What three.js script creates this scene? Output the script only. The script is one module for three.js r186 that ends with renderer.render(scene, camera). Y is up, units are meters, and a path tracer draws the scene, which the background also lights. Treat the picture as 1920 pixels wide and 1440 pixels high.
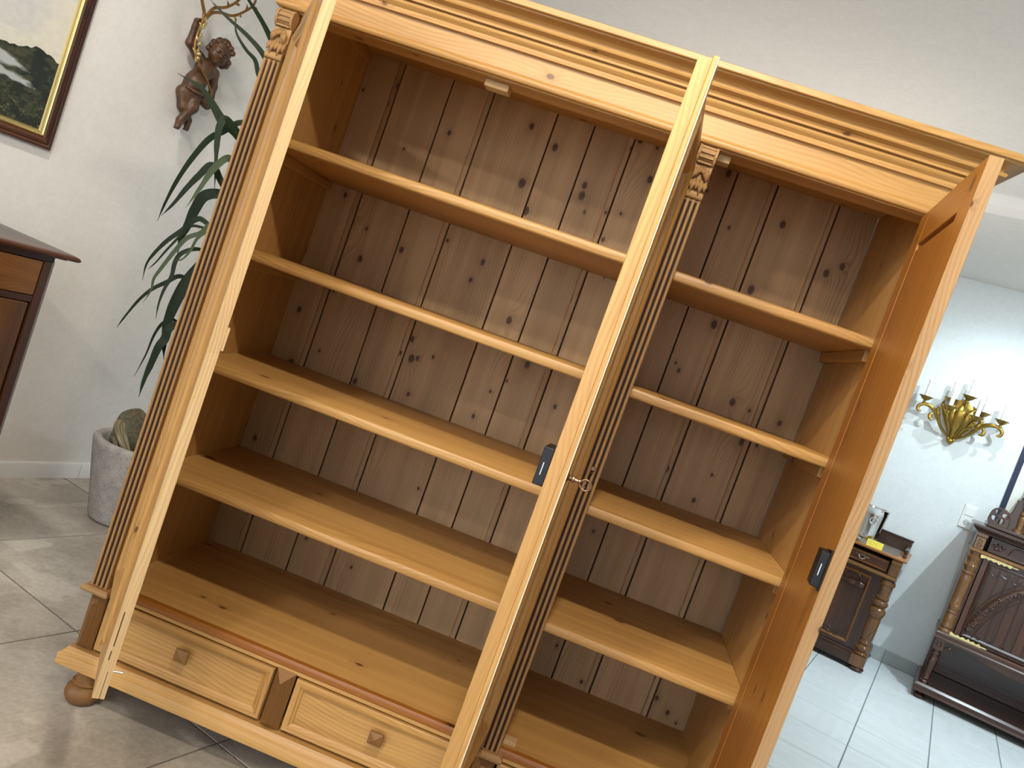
import * as THREE from 'three';
import { RoundedBoxGeometry } from 'three/addons/geometries/RoundedBoxGeometry.js';
import { mergeGeometries, mergeVertices, toCreasedNormals } from 'three/addons/utils/BufferGeometryUtils.js';
import { MarchingCubes } from 'three/addons/objects/MarchingCubes.js';
import { RectAreaLightUniformsLib } from 'three/addons/lights/RectAreaLightUniformsLib.js';

// ------------------------------------------------------------------ camera, sky, exposure
const scene = new THREE.Scene();
const camera = new THREE.PerspectiveCamera(2 * Math.atan(720 / 1588.265) * 180 / Math.PI, 4 / 3, 0.05, 60);
camera.position.set(1.0472, 1.2968, 2.0251);
camera.rotation.set(-0.066, 0.1121, 0.3438, 'YXZ');
const renderer = new THREE.WebGLRenderer({ antialias: true });
renderer.toneMapping = THREE.LinearToneMapping;
renderer.toneMappingExposure = 1.0;
renderer.shadowMap.enabled = true;
RectAreaLightUniformsLib.init();
scene.background = new THREE.Color(0.85, 0.92, 1.0); scene.backgroundIntensity = 4.3;
const WARM = new THREE.Color(1.0, 0.91, 0.76), NEUTRAL = new THREE.Color(1.0, 0.94, 0.87), COOL = new THREE.Color(0.73, 0.89, 0.97);

// the showroom is turned against the wardrobe: u runs along its far wall, v away from the camera
const TURN = 21.5 * Math.PI / 180, CT = Math.cos(TURN), ST = Math.sin(TURN);
const UV = (u, y, v) => new THREE.Vector3(u * CT + v * ST, y, u * ST - v * CT);
const FAR = -TURN, LEFT = Math.PI / 2 - TURN;          // turns: front of a thing towards the camera on the far wall / on the left wall

// lamps: [name-independent] kind, u, v, ceiling height, colour, candela, aim (u, y, v), angle, penumbra
const XZ = (x, y, z) => [x * CT + z * ST, y, x * ST - z * CT];   // scene to room coordinates
const SPOTS = [
  { p: XZ(1.01, 2.70, 1.40), aim: XZ(0.9, 0.9, 0.0), c: WARM, I: 16.5, a: 1.05, pen: 0.8, r: 4 },
  { p: XZ(0.15, 2.70, 2.30), aim: XZ(0.6, 1.0, 0.0), c: WARM, I: 11, a: 0.8, pen: 0.6, r: 4 },
  { p: XZ(-0.6, 2.70, 3.6), aim: XZ(0.6, 1.1, 0.0), c: WARM, I: 10, a: 0.6, pen: 0.6, r: 4 },
  { p: [-0.75, 2.70, -0.25], aim: [-1.4, 1.2, 0.5], c: NEUTRAL, I: 8, a: 0.9, pen: 0.9, r: 4 },
  { p: [2.40, 2.62, 3.30], aim: [1.9, 0.6, 4.6], c: COOL, I: 11.5, a: 1.1, pen: 0.6, r: 0.8 },
  { p: [1.80, 2.62, 4.05], aim: [1.65, 1.1, 4.75], c: COOL, I: 3.6, a: 0.9, pen: 0.6, r: 0.8 },
];
const PANELS = [   // added square ceiling panels for fill light: u, v, height, size, colour, intensity
  { p: [1.2, 2.70, -2.4], s: 0.9, c: NEUTRAL, I: 7 },
  { p: [3.0, 2.62, 2.4], s: 0.9, c: COOL, I: 18 },
];
const UPLIGHTS = [[0.05, 1.45, 2.1, 16], [0.95, 1.45, 2.55, 34]];   // added unseen bowls behind the wardrobe to brighten the ceiling

// ------------------------------------------------------------------ helpers
const rng = (seed) => () => { seed |= 0; seed = seed + 0x6D2B79F5 | 0; let t = Math.imul(seed ^ seed >>> 15, 1 | seed); t = t + Math.imul(t ^ t >>> 7, 61 | t) ^ t; return ((t ^ t >>> 14) >>> 0) / 4294967296; };
const R0 = rng(20240611);
const V3 = (x, y, z) => new THREE.Vector3(x, y, z);
const lerp = (a, b, t) => a + (b - a) * t, clamp = (x, a = 0, b = 1) => Math.min(b, Math.max(a, x));
const smooth = (a, b, x) => { const t = clamp((x - a) / (b - a)); return t * t * (3 - 2 * t); };
function noise2(seed) {                                    // value noise, periodic in whole cells
  const T = new Float32Array(4096), r = rng(seed); for (let i = 0; i < 4096; i++) T[i] = r();
  const h = (i, j) => T[(Math.imul(i, 1619) + Math.imul(j, 31337) + Math.imul(i ^ j, 7)) & 4095];
  return (x, y, px = 1 << 20, py = 1 << 20) => {
    const xi = Math.floor(x), yi = Math.floor(y), fx = x - xi, fy = y - yi, sx = fx * fx * (3 - 2 * fx), sy = fy * fy * (3 - 2 * fy);
    const i0 = ((xi % px) + px) % px, i1 = (i0 + 1) % px, j0 = ((yi % py) + py) % py, j1 = (j0 + 1) % py;
    return lerp(lerp(h(i0, j0), h(i1, j0), sx), lerp(h(i0, j1), h(i1, j1), sx), sy);
  };
}
function texture(w, h, fn, mu = 1, mv = 1) {               // fn(x, y) in 0..1 returns sRGB 0..255; the picture covers mu x mv metres
  const d = new Uint8Array(w * h * 4);
  for (let j = 0; j < h; j++) for (let i = 0; i < w; i++) {
    const c = fn((i + .5) / w, (j + .5) / h), k = (j * w + i) * 4;
    d[k] = clamp(c[0], 0, 255); d[k + 1] = clamp(c[1], 0, 255); d[k + 2] = clamp(c[2], 0, 255); d[k + 3] = 255;
  }
  const t = new THREE.DataTexture(d, w, h, THREE.RGBAFormat);
  t.wrapS = t.wrapT = THREE.RepeatWrapping; t.magFilter = THREE.LinearFilter; t.minFilter = THREE.LinearFilter; t.colorSpace = THREE.SRGBColorSpace;
  t.repeat.set(1 / mu, 1 / mv); t.needsUpdate = true; return t;
}
const mix3 = (a, b, t) => [lerp(a[0], b[0], t), lerp(a[1], b[1], t), lerp(a[2], b[2], t)];
// long-grained wood: x across the grain, y along it
function wood(seed, { w = 1024, h = 2048, mu = 1, mv = 2, light, dark, knot, rings = 95, warp = .07, knots = 0, contrast = 1, streak = .5 }) {
  const n = noise2(seed), r = rng(seed + 5), K = [];
  for (let i = 0; i < knots; i++) K.push([r() * mu, r() * mv, .004 + r() * r() * .011]);
  return texture(w, h, (fx, fy) => {
    const a = fx * mu, l = fy * mv;
    let ph = a * rings + 5 * n(fx * 9 * mu, .5, 9 * mu, 1) + rings * warp * (n(fx * 5 * mu, fy * 2 * mv, 5 * mu, 2 * mv) - .5) * 2 + rings * .018 * (n(fx * 14 * mu, fy * 5 * mv, 14 * mu, 5 * mv) - .5) * 2, kd = 0, kh = 0;
    for (const [ka, kl, kr] of K) {
      let da = Math.abs(a - ka), dl = Math.abs(l - kl); da = Math.min(da, mu - da); dl = Math.min(dl, mv - dl);
      const q = Math.sqrt(da * da + dl * dl * .45) / kr;
      if (q < 6) { ph += 1.7 * Math.exp(-q * q / 4); kd = Math.max(kd, 1 - smooth(.55, 1.15, q)); kh = Math.max(kh, Math.exp(-q * q / 4)); }
    }
    const s = ph - Math.floor(ph), ring = smooth(.3, .9, s) * (1 - smooth(.9, 1, s)), long = n(fx * 60 * mu, fy * 1.5 * mv, 60 * mu, Math.max(1, Math.round(1.5 * mv)));
    const tone = n(fx * 7 * mu, fy * 1 * mv, 7 * mu, mv), fib = n(fx * 420 * mu, fy * 14 * mv, 420 * mu, 14 * mv), patch = n(fx * 3 * mu + 9, fy * 3 * mv, 3 * mu, 3 * mv);
    const bold = .45 + .55 * patch;
    let c = mix3(light, dark, clamp(contrast * (ring * .42 * bold * bold + (tone - .5) * streak + (long - .5) * .34 + (fib - .5) * .2 + .24 + kh * .35)));
    if (kd > 0) c = mix3(c, knot, kd * (.7 + .3 * n(fx * 200 * mu, fy * 200 * mv)));
    return c;
  }, mu, mv);
}
const mat = (o) => new THREE.MeshStandardMaterial({ roughness: .6, metalness: 0, ...o });
const hex = (h) => [(h >> 16) & 255, (h >> 8) & 255, h & 255];

// ---- materials
const pineTex = wood(11, { light: [194, 151, 89], dark: [148, 104, 53], knot: [88, 54, 28], rings: 95, warp: .03, knots: 20 });
const pineBackTex = wood(47, { light: [188, 156, 114], dark: [134, 104, 70], knot: [66, 40, 24], rings: 130, warp: .03, knots: 75, contrast: 1.05 });
const rawTex = wood(83, { w: 512, h: 1024, mu: .5, mv: 1, light: [214, 184, 136], dark: [160, 124, 82], knot: [96, 62, 36], rings: 150, warp: .02, knots: 4, streak: .6 });
const walnutTex = wood(131, { w: 512, h: 1024, mu: .5, mv: 1, light: [124, 80, 36], dark: [54, 30, 13], knot: [40, 20, 8], rings: 70, warp: .25, knots: 3, streak: .9 });
const darkTex = wood(177, { w: 512, h: 1024, mu: .5, mv: 1, light: [76, 43, 25], dark: [40, 22, 14], knot: [30, 15, 8], rings: 110, warp: .05, knots: 1, streak: .7 });
const oakTex = wood(191, { w: 512, h: 1024, mu: .5, mv: 1, light: [134, 94, 52], dark: [78, 48, 24], knot: [50, 28, 12], rings: 130, warp: .06, knots: 0 });
const M = {
  pine: mat({ map: pineTex, roughness: .42 }), pineBack: mat({ map: pineBackTex, roughness: .6 }), raw: mat({ map: rawTex, roughness: .7 }),
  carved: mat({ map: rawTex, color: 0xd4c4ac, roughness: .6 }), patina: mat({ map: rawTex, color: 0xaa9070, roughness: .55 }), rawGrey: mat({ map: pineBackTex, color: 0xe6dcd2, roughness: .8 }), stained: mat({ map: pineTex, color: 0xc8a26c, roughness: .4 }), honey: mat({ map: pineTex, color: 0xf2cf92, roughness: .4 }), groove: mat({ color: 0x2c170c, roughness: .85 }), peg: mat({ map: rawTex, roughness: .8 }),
  walnut: mat({ map: walnutTex, roughness: .28 }), frameWood: mat({ map: walnutTex, color: 0xb89a84, roughness: .35 }), walnutDark: mat({ map: darkTex, roughness: .3 }), dark: mat({ map: darkTex, roughness: .25 }), oak: mat({ map: oakTex, roughness: .22 }),
  blackIron: mat({ color: 0x2b2b2e, metalness: .7, roughness: .45 }), keyMetal: mat({ color: 0x8a6a52, metalness: .85, roughness: .35 }), steel: mat({ color: 0xd8d8d8, metalness: .95, roughness: .2 }),
  silver: mat({ color: 0xdedede, metalness: 1, roughness: .07 }), brass: mat({ color: 0xa08440, metalness: .9, roughness: .33 }), hinge: mat({ color: 0xd8cb90, metalness: .75, roughness: .35 }),
  gilt: mat({ color: 0xd2bb7c, metalness: .8, roughness: .32 }), bronze: mat({ color: 0x4a3218, metalness: .7, roughness: .4 }), giltDark: mat({ color: 0x8a6636, metalness: .75, roughness: .36 }),
  candle: mat({ color: 0xf1f3f0, roughness: .5 }), plastic: mat({ color: 0xe6e8e6, roughness: .35 }), black: mat({ color: 0x0d0d0e, roughness: .6 }), grout: mat({ color: 0x625c54, roughness: .95 }), groutFar: mat({ color: 0x7c8587, roughness: .95 }),
  navy: mat({ color: 0x1b2440, roughness: .6 }), cream: mat({ color: 0xe4e2d8, roughness: .85 }), grey: mat({ color: 0x8f9294, roughness: .4, metalness: .3 }), soil: mat({ color: 0x2a231c, roughness: 1 }),
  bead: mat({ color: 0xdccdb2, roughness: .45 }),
};
{
  const n = noise2(301);
  const plaster = (r, g, b, seed) => { const m = noise2(seed); return texture(512, 512, (x, y) => { const k = (m(x * 90, y * 90, 90, 90) - .5) * 5 + (m(x * 30, y * 30, 30, 30) - .5) * 3; return [r + k, g + k, b + k]; }, 1, 1); };
  const bump = texture(512, 512, (x, y) => { const k = 128 + (n(x * 120, y * 120, 120, 120) - .5) * 90 + (n(x * 40, y * 40, 40, 40) - .5) * 60; return [k, k, k]; }, .6, .6); bump.colorSpace = THREE.NoColorSpace;
  M.wall = mat({ map: plaster(226, 221, 214, 5), bumpMap: bump, bumpScale: .0004, roughness: .92 });
  M.ceiling = mat({ map: plaster(226, 220, 214, 6), roughness: .95 });
  M.wallFar = mat({ map: plaster(222, 226, 226, 8), bumpMap: bump, bumpScale: .0003, roughness: .92 });
  M.skirt = mat({ color: 0xdedcd8, roughness: .5 });
  const stone = (seed, a, b, c) => { const m = noise2(seed); return texture(1024, 1024, (x, y) => {
    const f = m(x * 5, y * 5, 5, 5) * .5 + m(x * 13, y * 13, 13, 13) * .3 + m(x * 37, y * 37, 37, 37) * .2, g = m(x * 160, y * 160, 160, 160);
    let q = mix3(a, b, smooth(.3, .7, f)); q = mix3(q, c, smooth(.62, .8, m(x * 9 + 3 * f, y * 22, 9, 22)) * .5); const s = (g - .5) * 16; return [q[0] + s, q[1] + s, q[2] + s]; }, 1.3, 1.3); };
  M.tile = mat({ map: stone(21, [176, 168, 156], [154, 146, 134], [198, 191, 180]), roughness: .45 });
  const fx = noise2(33);
  M.tileFar = mat({ map: texture(512, 512, (x, y) => { const k = fx(x * 6, y * 24, 6, 24) * 8 + fx(x * 40, y * 40, 40, 40) * 4; return [216 + k, 221 + k, 222 + k]; }, .7, .7), roughness: .3 });
  M.skirtFar = mat({ color: 0xa9aeac, roughness: .4 });
  const pc = noise2(55);
  M.concrete = mat({ map: texture(512, 512, (x, y) => { const k = (pc(x * 160, y * 160, 160, 160) - .5) * 34 + (pc(x * 20, y * 20, 20, 20) - .5) * 20; return [168 + k, 162 + k, 156 + k]; }, .5, .5), roughness: .95 });
  const lf = noise2(66);
  M.leaf = new THREE.MeshPhysicalMaterial({ specularIntensity: .45, map: texture(128, 512, (x, y) => { const k = (lf(x * 24, y * 6, 24, 6) - .5) * 22; return [19 + k * .5, 36 + k * .6, 7 + k * .3]; }, 1, 1), roughness: .5 });
  M.leafPale = new THREE.MeshPhysicalMaterial({ specularIntensity: .5, map: texture(128, 512, (x, y) => { const k = (lf(x * 24 + 5, y * 6, 24, 6) - .5) * 22; return [66 + k, 80 + k, 50 + k * .6]; }, 1, 1), roughness: .5 });
  const cb = noise2(77);
  M.carvedFigure = mat({ map: texture(256, 256, (x, y) => { const k = (cb(x * 40, y * 12, 40, 12) - .5) * 26 + (cb(x * 7, y * 7, 7, 7) - .5) * 34; return [82 + k * .8, 54 + k * .65, 31 + k * .5]; }, .2, .2), roughness: .45 });
  M.bark = mat({ map: texture(256, 512, (x, y) => { const k = (cb(x * 60, y * 8, 60, 8) - .5) * 90; return [128 + k, 118 + k, 92 + k]; }, .1, .3), roughness: .9 });
  M.slate = mat({ map: texture(256, 256, (x, y) => { const k = (cb(x * 50, y * 50, 50, 50) - .5) * 30, q = smooth(.5, .75, cb(x * 4, y * 4, 4, 4)); return mix3([96 + k, 92 + k, 74 + k], [106 + k, 82 + k, 62 + k], q); }, .3, .3), roughness: .9 });
}

// ---- geometry
function finish(g, crease = .6) { const q = g.index ? g.toNonIndexed() : g; q.deleteAttribute('normal'); const r = crease > 0 ? toCreasedNormals(q, crease) : q; if (!(crease > 0)) r.computeVertexNormals(); return r; }
function outward(g) {                                      // turn a closed mesh right side out
  const p = g.attributes.position, n = p.count; let v = 0; const a = V3(), b = V3(), c = V3();
  for (let i = 0; i < n; i += 3) { a.fromBufferAttribute(p, i); b.fromBufferAttribute(p, i + 1); c.fromBufferAttribute(p, i + 2); v += a.dot(b.cross(c)); }
  if (v < 0) for (const k of ['position', 'uv']) { const t = g.attributes[k]; if (!t) continue; const s = t.itemSize, A = t.array; for (let i = 0; i < n; i += 3) for (let j = 0; j < s; j++) { const x = A[(i + 1) * s + j]; A[(i + 1) * s + j] = A[(i + 2) * s + j]; A[(i + 2) * s + j] = x; } }
  return g;
}
// texture coordinates in metres by face direction, the grain along one axis
function uvMetres(g0, grain = 'y', ou = R0() * 3, ov = R0() * 3) {
  const g = g0.index ? g0.toNonIndexed() : g0, p = g.attributes.position, uv = new Float32Array(p.count * 2), a = V3(), b = V3(), c = V3(), G = 'xyz'.indexOf(grain);
  for (let i = 0; i < p.count; i += 3) {
    a.fromBufferAttribute(p, i); b.fromBufferAttribute(p, i + 1); c.fromBufferAttribute(p, i + 2);
    const n = b.clone().sub(a).cross(c.clone().sub(a)), q = [Math.abs(n.x), Math.abs(n.y), Math.abs(n.z)]; let ax = q.indexOf(Math.max(...q));
    let ui, vi; if (ax === G) { ui = (G + 1) % 3; vi = (G + 2) % 3; } else { vi = G; ui = 3 - ax - G; }
    [a, b, c].forEach((P, k) => { const t = P.toArray(); uv[(i + k) * 2] = t[ui] + ou + ax * .37; uv[(i + k) * 2 + 1] = (ax === G ? t[vi] * .3 : t[vi]) + ov; });
  }
  g.setAttribute('uv', new THREE.BufferAttribute(uv, 2)); return g;
}
function box(x0, x1, y0, y1, z0, z1, grain = 'y', bev = .0015) {
  const w = x1 - x0, h = y1 - y0, d = z1 - z0, b = Math.min(bev, w * .3, h * .3, d * .3);
  const g = b > 0 ? new RoundedBoxGeometry(w, h, d, 1, b) : new THREE.BoxGeometry(w, h, d);
  g.translate((x0 + x1) / 2, (y0 + y1) / 2, (z0 + z1) / 2); return uvMetres(g, grain);
}
// a closed profile [[o, h], ...] run along a path [[p, q], ...]; o is measured to the right of the travel direction; mitred corners
function sweep(profile, path, map, { closed = false, crease = .5, ou = R0(), ov = R0(), perSegment = true } = {}) {
  const n = path.length, P = [], uv = [], segs = closed ? n : n - 1, rows = [];
  const dir = (i) => { const a = path[(i + n) % n], b = path[(i + 1) % n], d = [b[0] - a[0], b[1] - a[1]], l = Math.hypot(...d); return [d[0] / l, d[1] / l]; };
  for (let i = 0; i < n; i++) {
    const d0 = closed || i > 0 ? dir(i - 1) : dir(0), d1 = closed || i < n - 1 ? dir(i) : dir(n - 2);
    const n0 = [d0[1], -d0[0]], n1 = [d1[1], -d1[0]], m = [n0[0] + n1[0], n0[1] + n1[1]], k = 2 / (m[0] * m[0] + m[1] * m[1]) ;
    rows.push([m[0] * k, m[1] * k]);
  }
  const at = (i, [o, h]) => map(path[i][0] + rows[i][0] * o, path[i][1] + rows[i][1] * o, h);
  const L = profile.length; let arc = [0]; for (let j = 0; j < L; j++) { const a = profile[j], b = profile[(j + 1) % L]; arc.push(arc[j] + Math.hypot(a[0] - b[0], a[1] - b[1])); }
  for (let s = 0; s < segs; s++) {
    const i = s, k = (s + 1) % n, len = Math.hypot(path[k][0] - path[i][0], path[k][1] - path[i][1]), so = ou + s * .31, sv = ov + s * .53;
    for (let j = 0; j < L; j++) {
      const a = at(i, profile[j]), b = at(k, profile[j]), c = at(k, profile[(j + 1) % L]), d = at(i, profile[(j + 1) % L]);
      for (const [v, x, y] of [[a, 0, j], [b, len, j], [c, len, j + 1], [a, 0, j], [c, len, j + 1], [d, 0, j + 1]]) { P.push(v.x, v.y, v.z); uv.push(arc[y] + so, x + sv); }
    }
  }
  if (!closed) {
    const tri = THREE.ShapeUtils.triangulateShape(profile.map(([o, h]) => new THREE.Vector2(o, h)), []), ccw = THREE.ShapeUtils.area(profile.map(([o, h]) => ({ x: o, y: h }))) > 0;
    // end caps are wound to agree with the first strip
    for (const [i, rev] of [[0, false], [n - 1, true]]) for (const t of tri) { const q = (rev !== ccw) ? t : [t[0], t[2], t[1]]; for (const j of q) { const v = at(i, profile[j]); P.push(v.x, v.y, v.z); uv.push(profile[j][0] + ou, profile[j][1] + ov); } }
  }
  const g = new THREE.BufferGeometry(); g.setAttribute('position', new THREE.Float32BufferAttribute(P, 3)); g.setAttribute('uv', new THREE.Float32BufferAttribute(uv, 2));
  return finish(outward(g), crease);
}
// a tube of varying half-sizes [a, b] along points; ref fixes the direction of b
function limb(points, sizes, { sides = 8, steps = 24, ref = null, section = null, crease = .9, uvw = .1 } = {}) {
  const curve = new THREE.CatmullRomCurve3(points.map((p) => p.isVector3 ? p : V3(...p)), false, 'centripetal'), P = [], uv = [], ring = [], T = points.length - 1;
  const sec = section || Array.from({ length: sides }, (_, i) => [Math.cos(i / sides * 2 * Math.PI), Math.sin(i / sides * 2 * Math.PI)]);
  let up = ref ? ref.clone() : null; const len = curve.getLength();
  for (let i = 0; i <= steps; i++) {
    const t = i / steps, c = curve.getPoint(t), d = curve.getTangent(t), f = Math.min(t * T, T - 1e-6), k = Math.floor(f);
    const s0 = sizes[Math.min(k, sizes.length - 1)], s1 = sizes[Math.min(k + 1, sizes.length - 1)], A = [].concat(s0), B = [].concat(s1), fr = smooth(0, 1, f - k), a = lerp(A[0], B[0], fr), b = lerp(A[1] ?? A[0], B[1] ?? B[0], fr);
    if (!up) up = Math.abs(d.y) < .9 ? V3(0, 1, 0) : V3(1, 0, 0);
    const side = d.clone().cross(up).normalize(), nor = side.clone().cross(d).normalize(); if (!ref) up = nor.clone();
    ring.push(sec.map(([x, y]) => c.clone().addScaledVector(side, x * a).addScaledVector(nor, y * b)));
  }
  const S = sec.length, put = (v, x, y) => { P.push(v.x, v.y, v.z); uv.push(x, y); };
  for (let i = 0; i < steps; i++) for (let j = 0; j < S; j++) {
    const k = (j + 1) % S, a = ring[i][j], b = ring[i][k], c = ring[i + 1][k], d = ring[i + 1][j], x0 = j / S * uvw, x1 = (j + 1) / S * uvw, y0 = i / steps * len, y1 = (i + 1) / steps * len;
    put(a, x0, y0); put(b, x1, y0); put(c, x1, y1); put(a, x0, y0); put(c, x1, y1); put(d, x0, y1);
  }
  for (const [i, rev] of [[0, true], [steps, false]]) { const m = V3(); ring[i].forEach((v) => m.add(v)); m.divideScalar(S); for (let j = 0; j < S; j++) { const k = (j + 1) % S; const q = rev ? [m, ring[i][k], ring[i][j]] : [m, ring[i][j], ring[i][k]]; q.forEach((v) => put(v, 0, 0)); } }
  const g = new THREE.BufferGeometry(); g.setAttribute('position', new THREE.Float32BufferAttribute(P, 3)); g.setAttribute('uv', new THREE.Float32BufferAttribute(uv, 2));
  return finish(outward(g), crease);
}
function turned(profile, x = 0, y = 0, z = 0, seg = 28) {  // lathe: [[r, y], ...]
  const g = new THREE.LatheGeometry(profile.map(([r, h]) => new THREE.Vector2(r, h)), seg); const c = finish(g, .7); c.translate(x, y, z); return uvMetres(c, 'y');
}
function plate(pts, depth, { bevel = .001, holes = [], curve = 4, segs = 1 } = {}) {  // flat cut-out with rounded edges, in the xy plane
  const s = new THREE.Shape(pts.map(([x, y]) => new THREE.Vector2(x, y))); for (const h of holes) s.holes.push(new THREE.Path(h.map(([x, y]) => new THREE.Vector2(x, y))));
  const g = new THREE.ExtrudeGeometry(s, { depth: Math.max(1e-4, depth - 2 * bevel), bevelEnabled: bevel > 0, bevelThickness: bevel, bevelSize: bevel, bevelOffset: -bevel, bevelSegments: segs, curveSegments: curve });
  g.translate(0, 0, bevel); return uvMetres(finish(g, .5), 'y');
}
const spline = (pts, n = 40, closed = true) => new THREE.CatmullRomCurve3(pts.map(([x, y]) => V3(x, y, 0)), closed, 'centripetal').getPoints(n).slice(0, closed ? n : n + 1).map((p) => [p.x, p.y]);
const ellipsoid = (x, y, z, a, b, c, seg = 12) => { const g = new THREE.SphereGeometry(1, seg, Math.max(6, seg * .6 | 0)); g.scale(a, b, c); g.translate(x, y, z); return g; };
function joined(list) { const q = list.map((g) => { const n = g.index ? g.toNonIndexed() : g; for (const k of Object.keys(n.attributes)) if (!['position', 'normal', 'uv'].includes(k)) n.deleteAttribute(k); n.morphAttributes = {}; return n; }); return q.length > 1 ? mergeGeometries(q) : q[0]; }
const xz = (y0) => (p, q, h) => V3(p, h, q);               // sweep maps: plan view with the profile standing up
const xy = (z0) => (p, q, h) => V3(p, q, z0 + h);          // face view with the profile towards the viewer

// ---- objects
const used = new Map();
function numbered(name) { const k = used.get(name) || 0; used.set(name, k + 1); return k ? name + '_' + String(k).padStart(3, '0') : name; }
function tag(o, label, category, group) { o.userData = { ...o.userData, label, category }; if (group) o.userData.group = group; return o; }
function thing(name, label, category, pos, turn = 0, group) { const o = new THREE.Group(); o.name = numbered(name); o.position.copy(pos); o.rotation.y = turn; scene.add(o); return tag(o, label, category, group); }
function part(parent, name, geo, material, label) { const m = new THREE.Mesh(geo, material); m.name = name; m.castShadow = m.receiveShadow = true; parent.add(m); if (label) m.userData.label = label; return m; }
function group(parent, name, x = 0, y = 0, z = 0, turn = 0) { const o = new THREE.Group(); o.name = name; o.position.set(x, y, z); o.rotation.y = turn; parent.add(o); return o; }
function struct(name, geo, material) { const m = new THREE.Mesh(geo, material); m.name = name; m.castShadow = m.receiveShadow = true; m.userData.kind = 'structure'; scene.add(m); return m; }
const inRoom = (g) => { g.rotateY(FAR); return g; };       // geometry written as x = u, z = -v
const rbox = (u0, u1, y0, y1, v0, v1, grain = 'x', bev = 0) => inRoom(box(u0, u1, y0, y1, -v1, -v0, grain, bev));

// ------------------------------------------------------------------ the room
const U0 = -1.52, U1 = 4.6, VB = -4.2, VF = 4.87, VS = 3.22, HN = 2.70, HF = 2.62, VJ = 1.3;
struct('wall_left', rbox(U0 - .2, U0, -.1, 2.95, VB - .2, VF + .2, 'y'), M.wall);
struct('wall_back', rbox(U0, U1, -.1, 2.95, VF, VF + .2, 'y'), M.wallFar);
struct('wall_right', joined([rbox(U1, U1 + .2, -.1, 2.95, VB - .2, VF + .2, 'y')]), M.wallFar);
struct('ceiling', rbox(U0 - .2, U1 + .2, HN, HN + .25, VB - .2, VS, 'x'), M.ceiling);
struct('ceiling_far', rbox(U0 - .2, U1 + .2, HF, HN + .25, VS, VF + .2, 'x'), M.ceiling);
{ // shop window wall behind the camera
  const w0 = -.9, w1 = 3.9, y0 = .35, y1 = 2.45;
  struct('wall_front', joined([rbox(U0, w0, -.1, 2.95, VB - .2, VB, 'y'), rbox(w1, U1, -.1, 2.95, VB - .2, VB, 'y'), rbox(w0, w1, -.1, y0, VB - .2, VB, 'y'), rbox(w0, w1, y1, 2.95, VB - .2, VB, 'y')]), M.wall);
  const win = new THREE.Group(); win.name = 'window_1'; win.userData.kind = 'structure'; scene.add(win);
  const bars = []; for (const u of [w0, 1.5 - .03, w1 - .06]) bars.push(rbox(u, u + .06, y0, y1, VB - .13, VB - .07)); bars.push(rbox(w0, w1, y0, y0 + .06, VB - .13, VB - .07), rbox(w0, w1, y1 - .06, y1, VB - .13, VB - .07));
  part(win, 'window_frame', joined(bars), M.plastic);
  const glass = new THREE.MeshPhysicalMaterial({ transmission: 1, roughness: 0, thickness: 0, color: 0xffffff, ior: 1.45 });
  part(win, 'pane', rbox(w0 + .06, 1.47, y0 + .06, y1 - .06, VB - .103, VB - .097), glass); part(win, 'pane', rbox(1.53, w1 - .06, y0 + .06, y1 - .06, VB - .103, VB - .097), glass);
}
// moulded stucco strip where the far ceiling drops
struct('trim_1', sweep([[0, 0], [0, .085], [-.075, .085], [-.075, .078], [-.055, .07], [-.05, .055], [-.045, .05], [-.02, .04], [-.014, .02], [-.012, 0]].map(([a, b]) => [a, b - .0045]), [[U0, -VS], [U1, -VS]], (p, q, h) => V3(p, HF + h, q).applyAxisAngle(V3(0, 1, 0), FAR)), mat({ color: 0xe9e6e2, roughness: .7 }));
// skirtings
{ const s = [[0, 0], [-.012, 0], [-.012, .06], [-.008, .068], [0, .068]];
  struct('baseboard_left', joined([sweep(s, [[U0, -VB], [U0, -.985]], (p, q, h) => V3(p, h, q).applyAxisAngle(V3(0, 1, 0), FAR)), sweep(s, [[U0, -.987], [U0, -VF]], (p, q, h) => V3(p, h, q).applyAxisAngle(V3(0, 1, 0), FAR))]), M.skirt);
  const bb = new THREE.Group(); bb.name = 'baseboard_back'; bb.userData.kind = 'structure'; scene.add(bb);
  for (let k = -9; k < 9; k++) { const a = 1.36 + .345 * k; part(bb, k + 9 ? 'skirting_tile_' + String(k + 9).padStart(3, '0') : 'skirting_tile', rbox(a + .0015, a + .3435, .002, .088, VF - .009, VF, 'x', .001), M.skirtFar); } }
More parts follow.
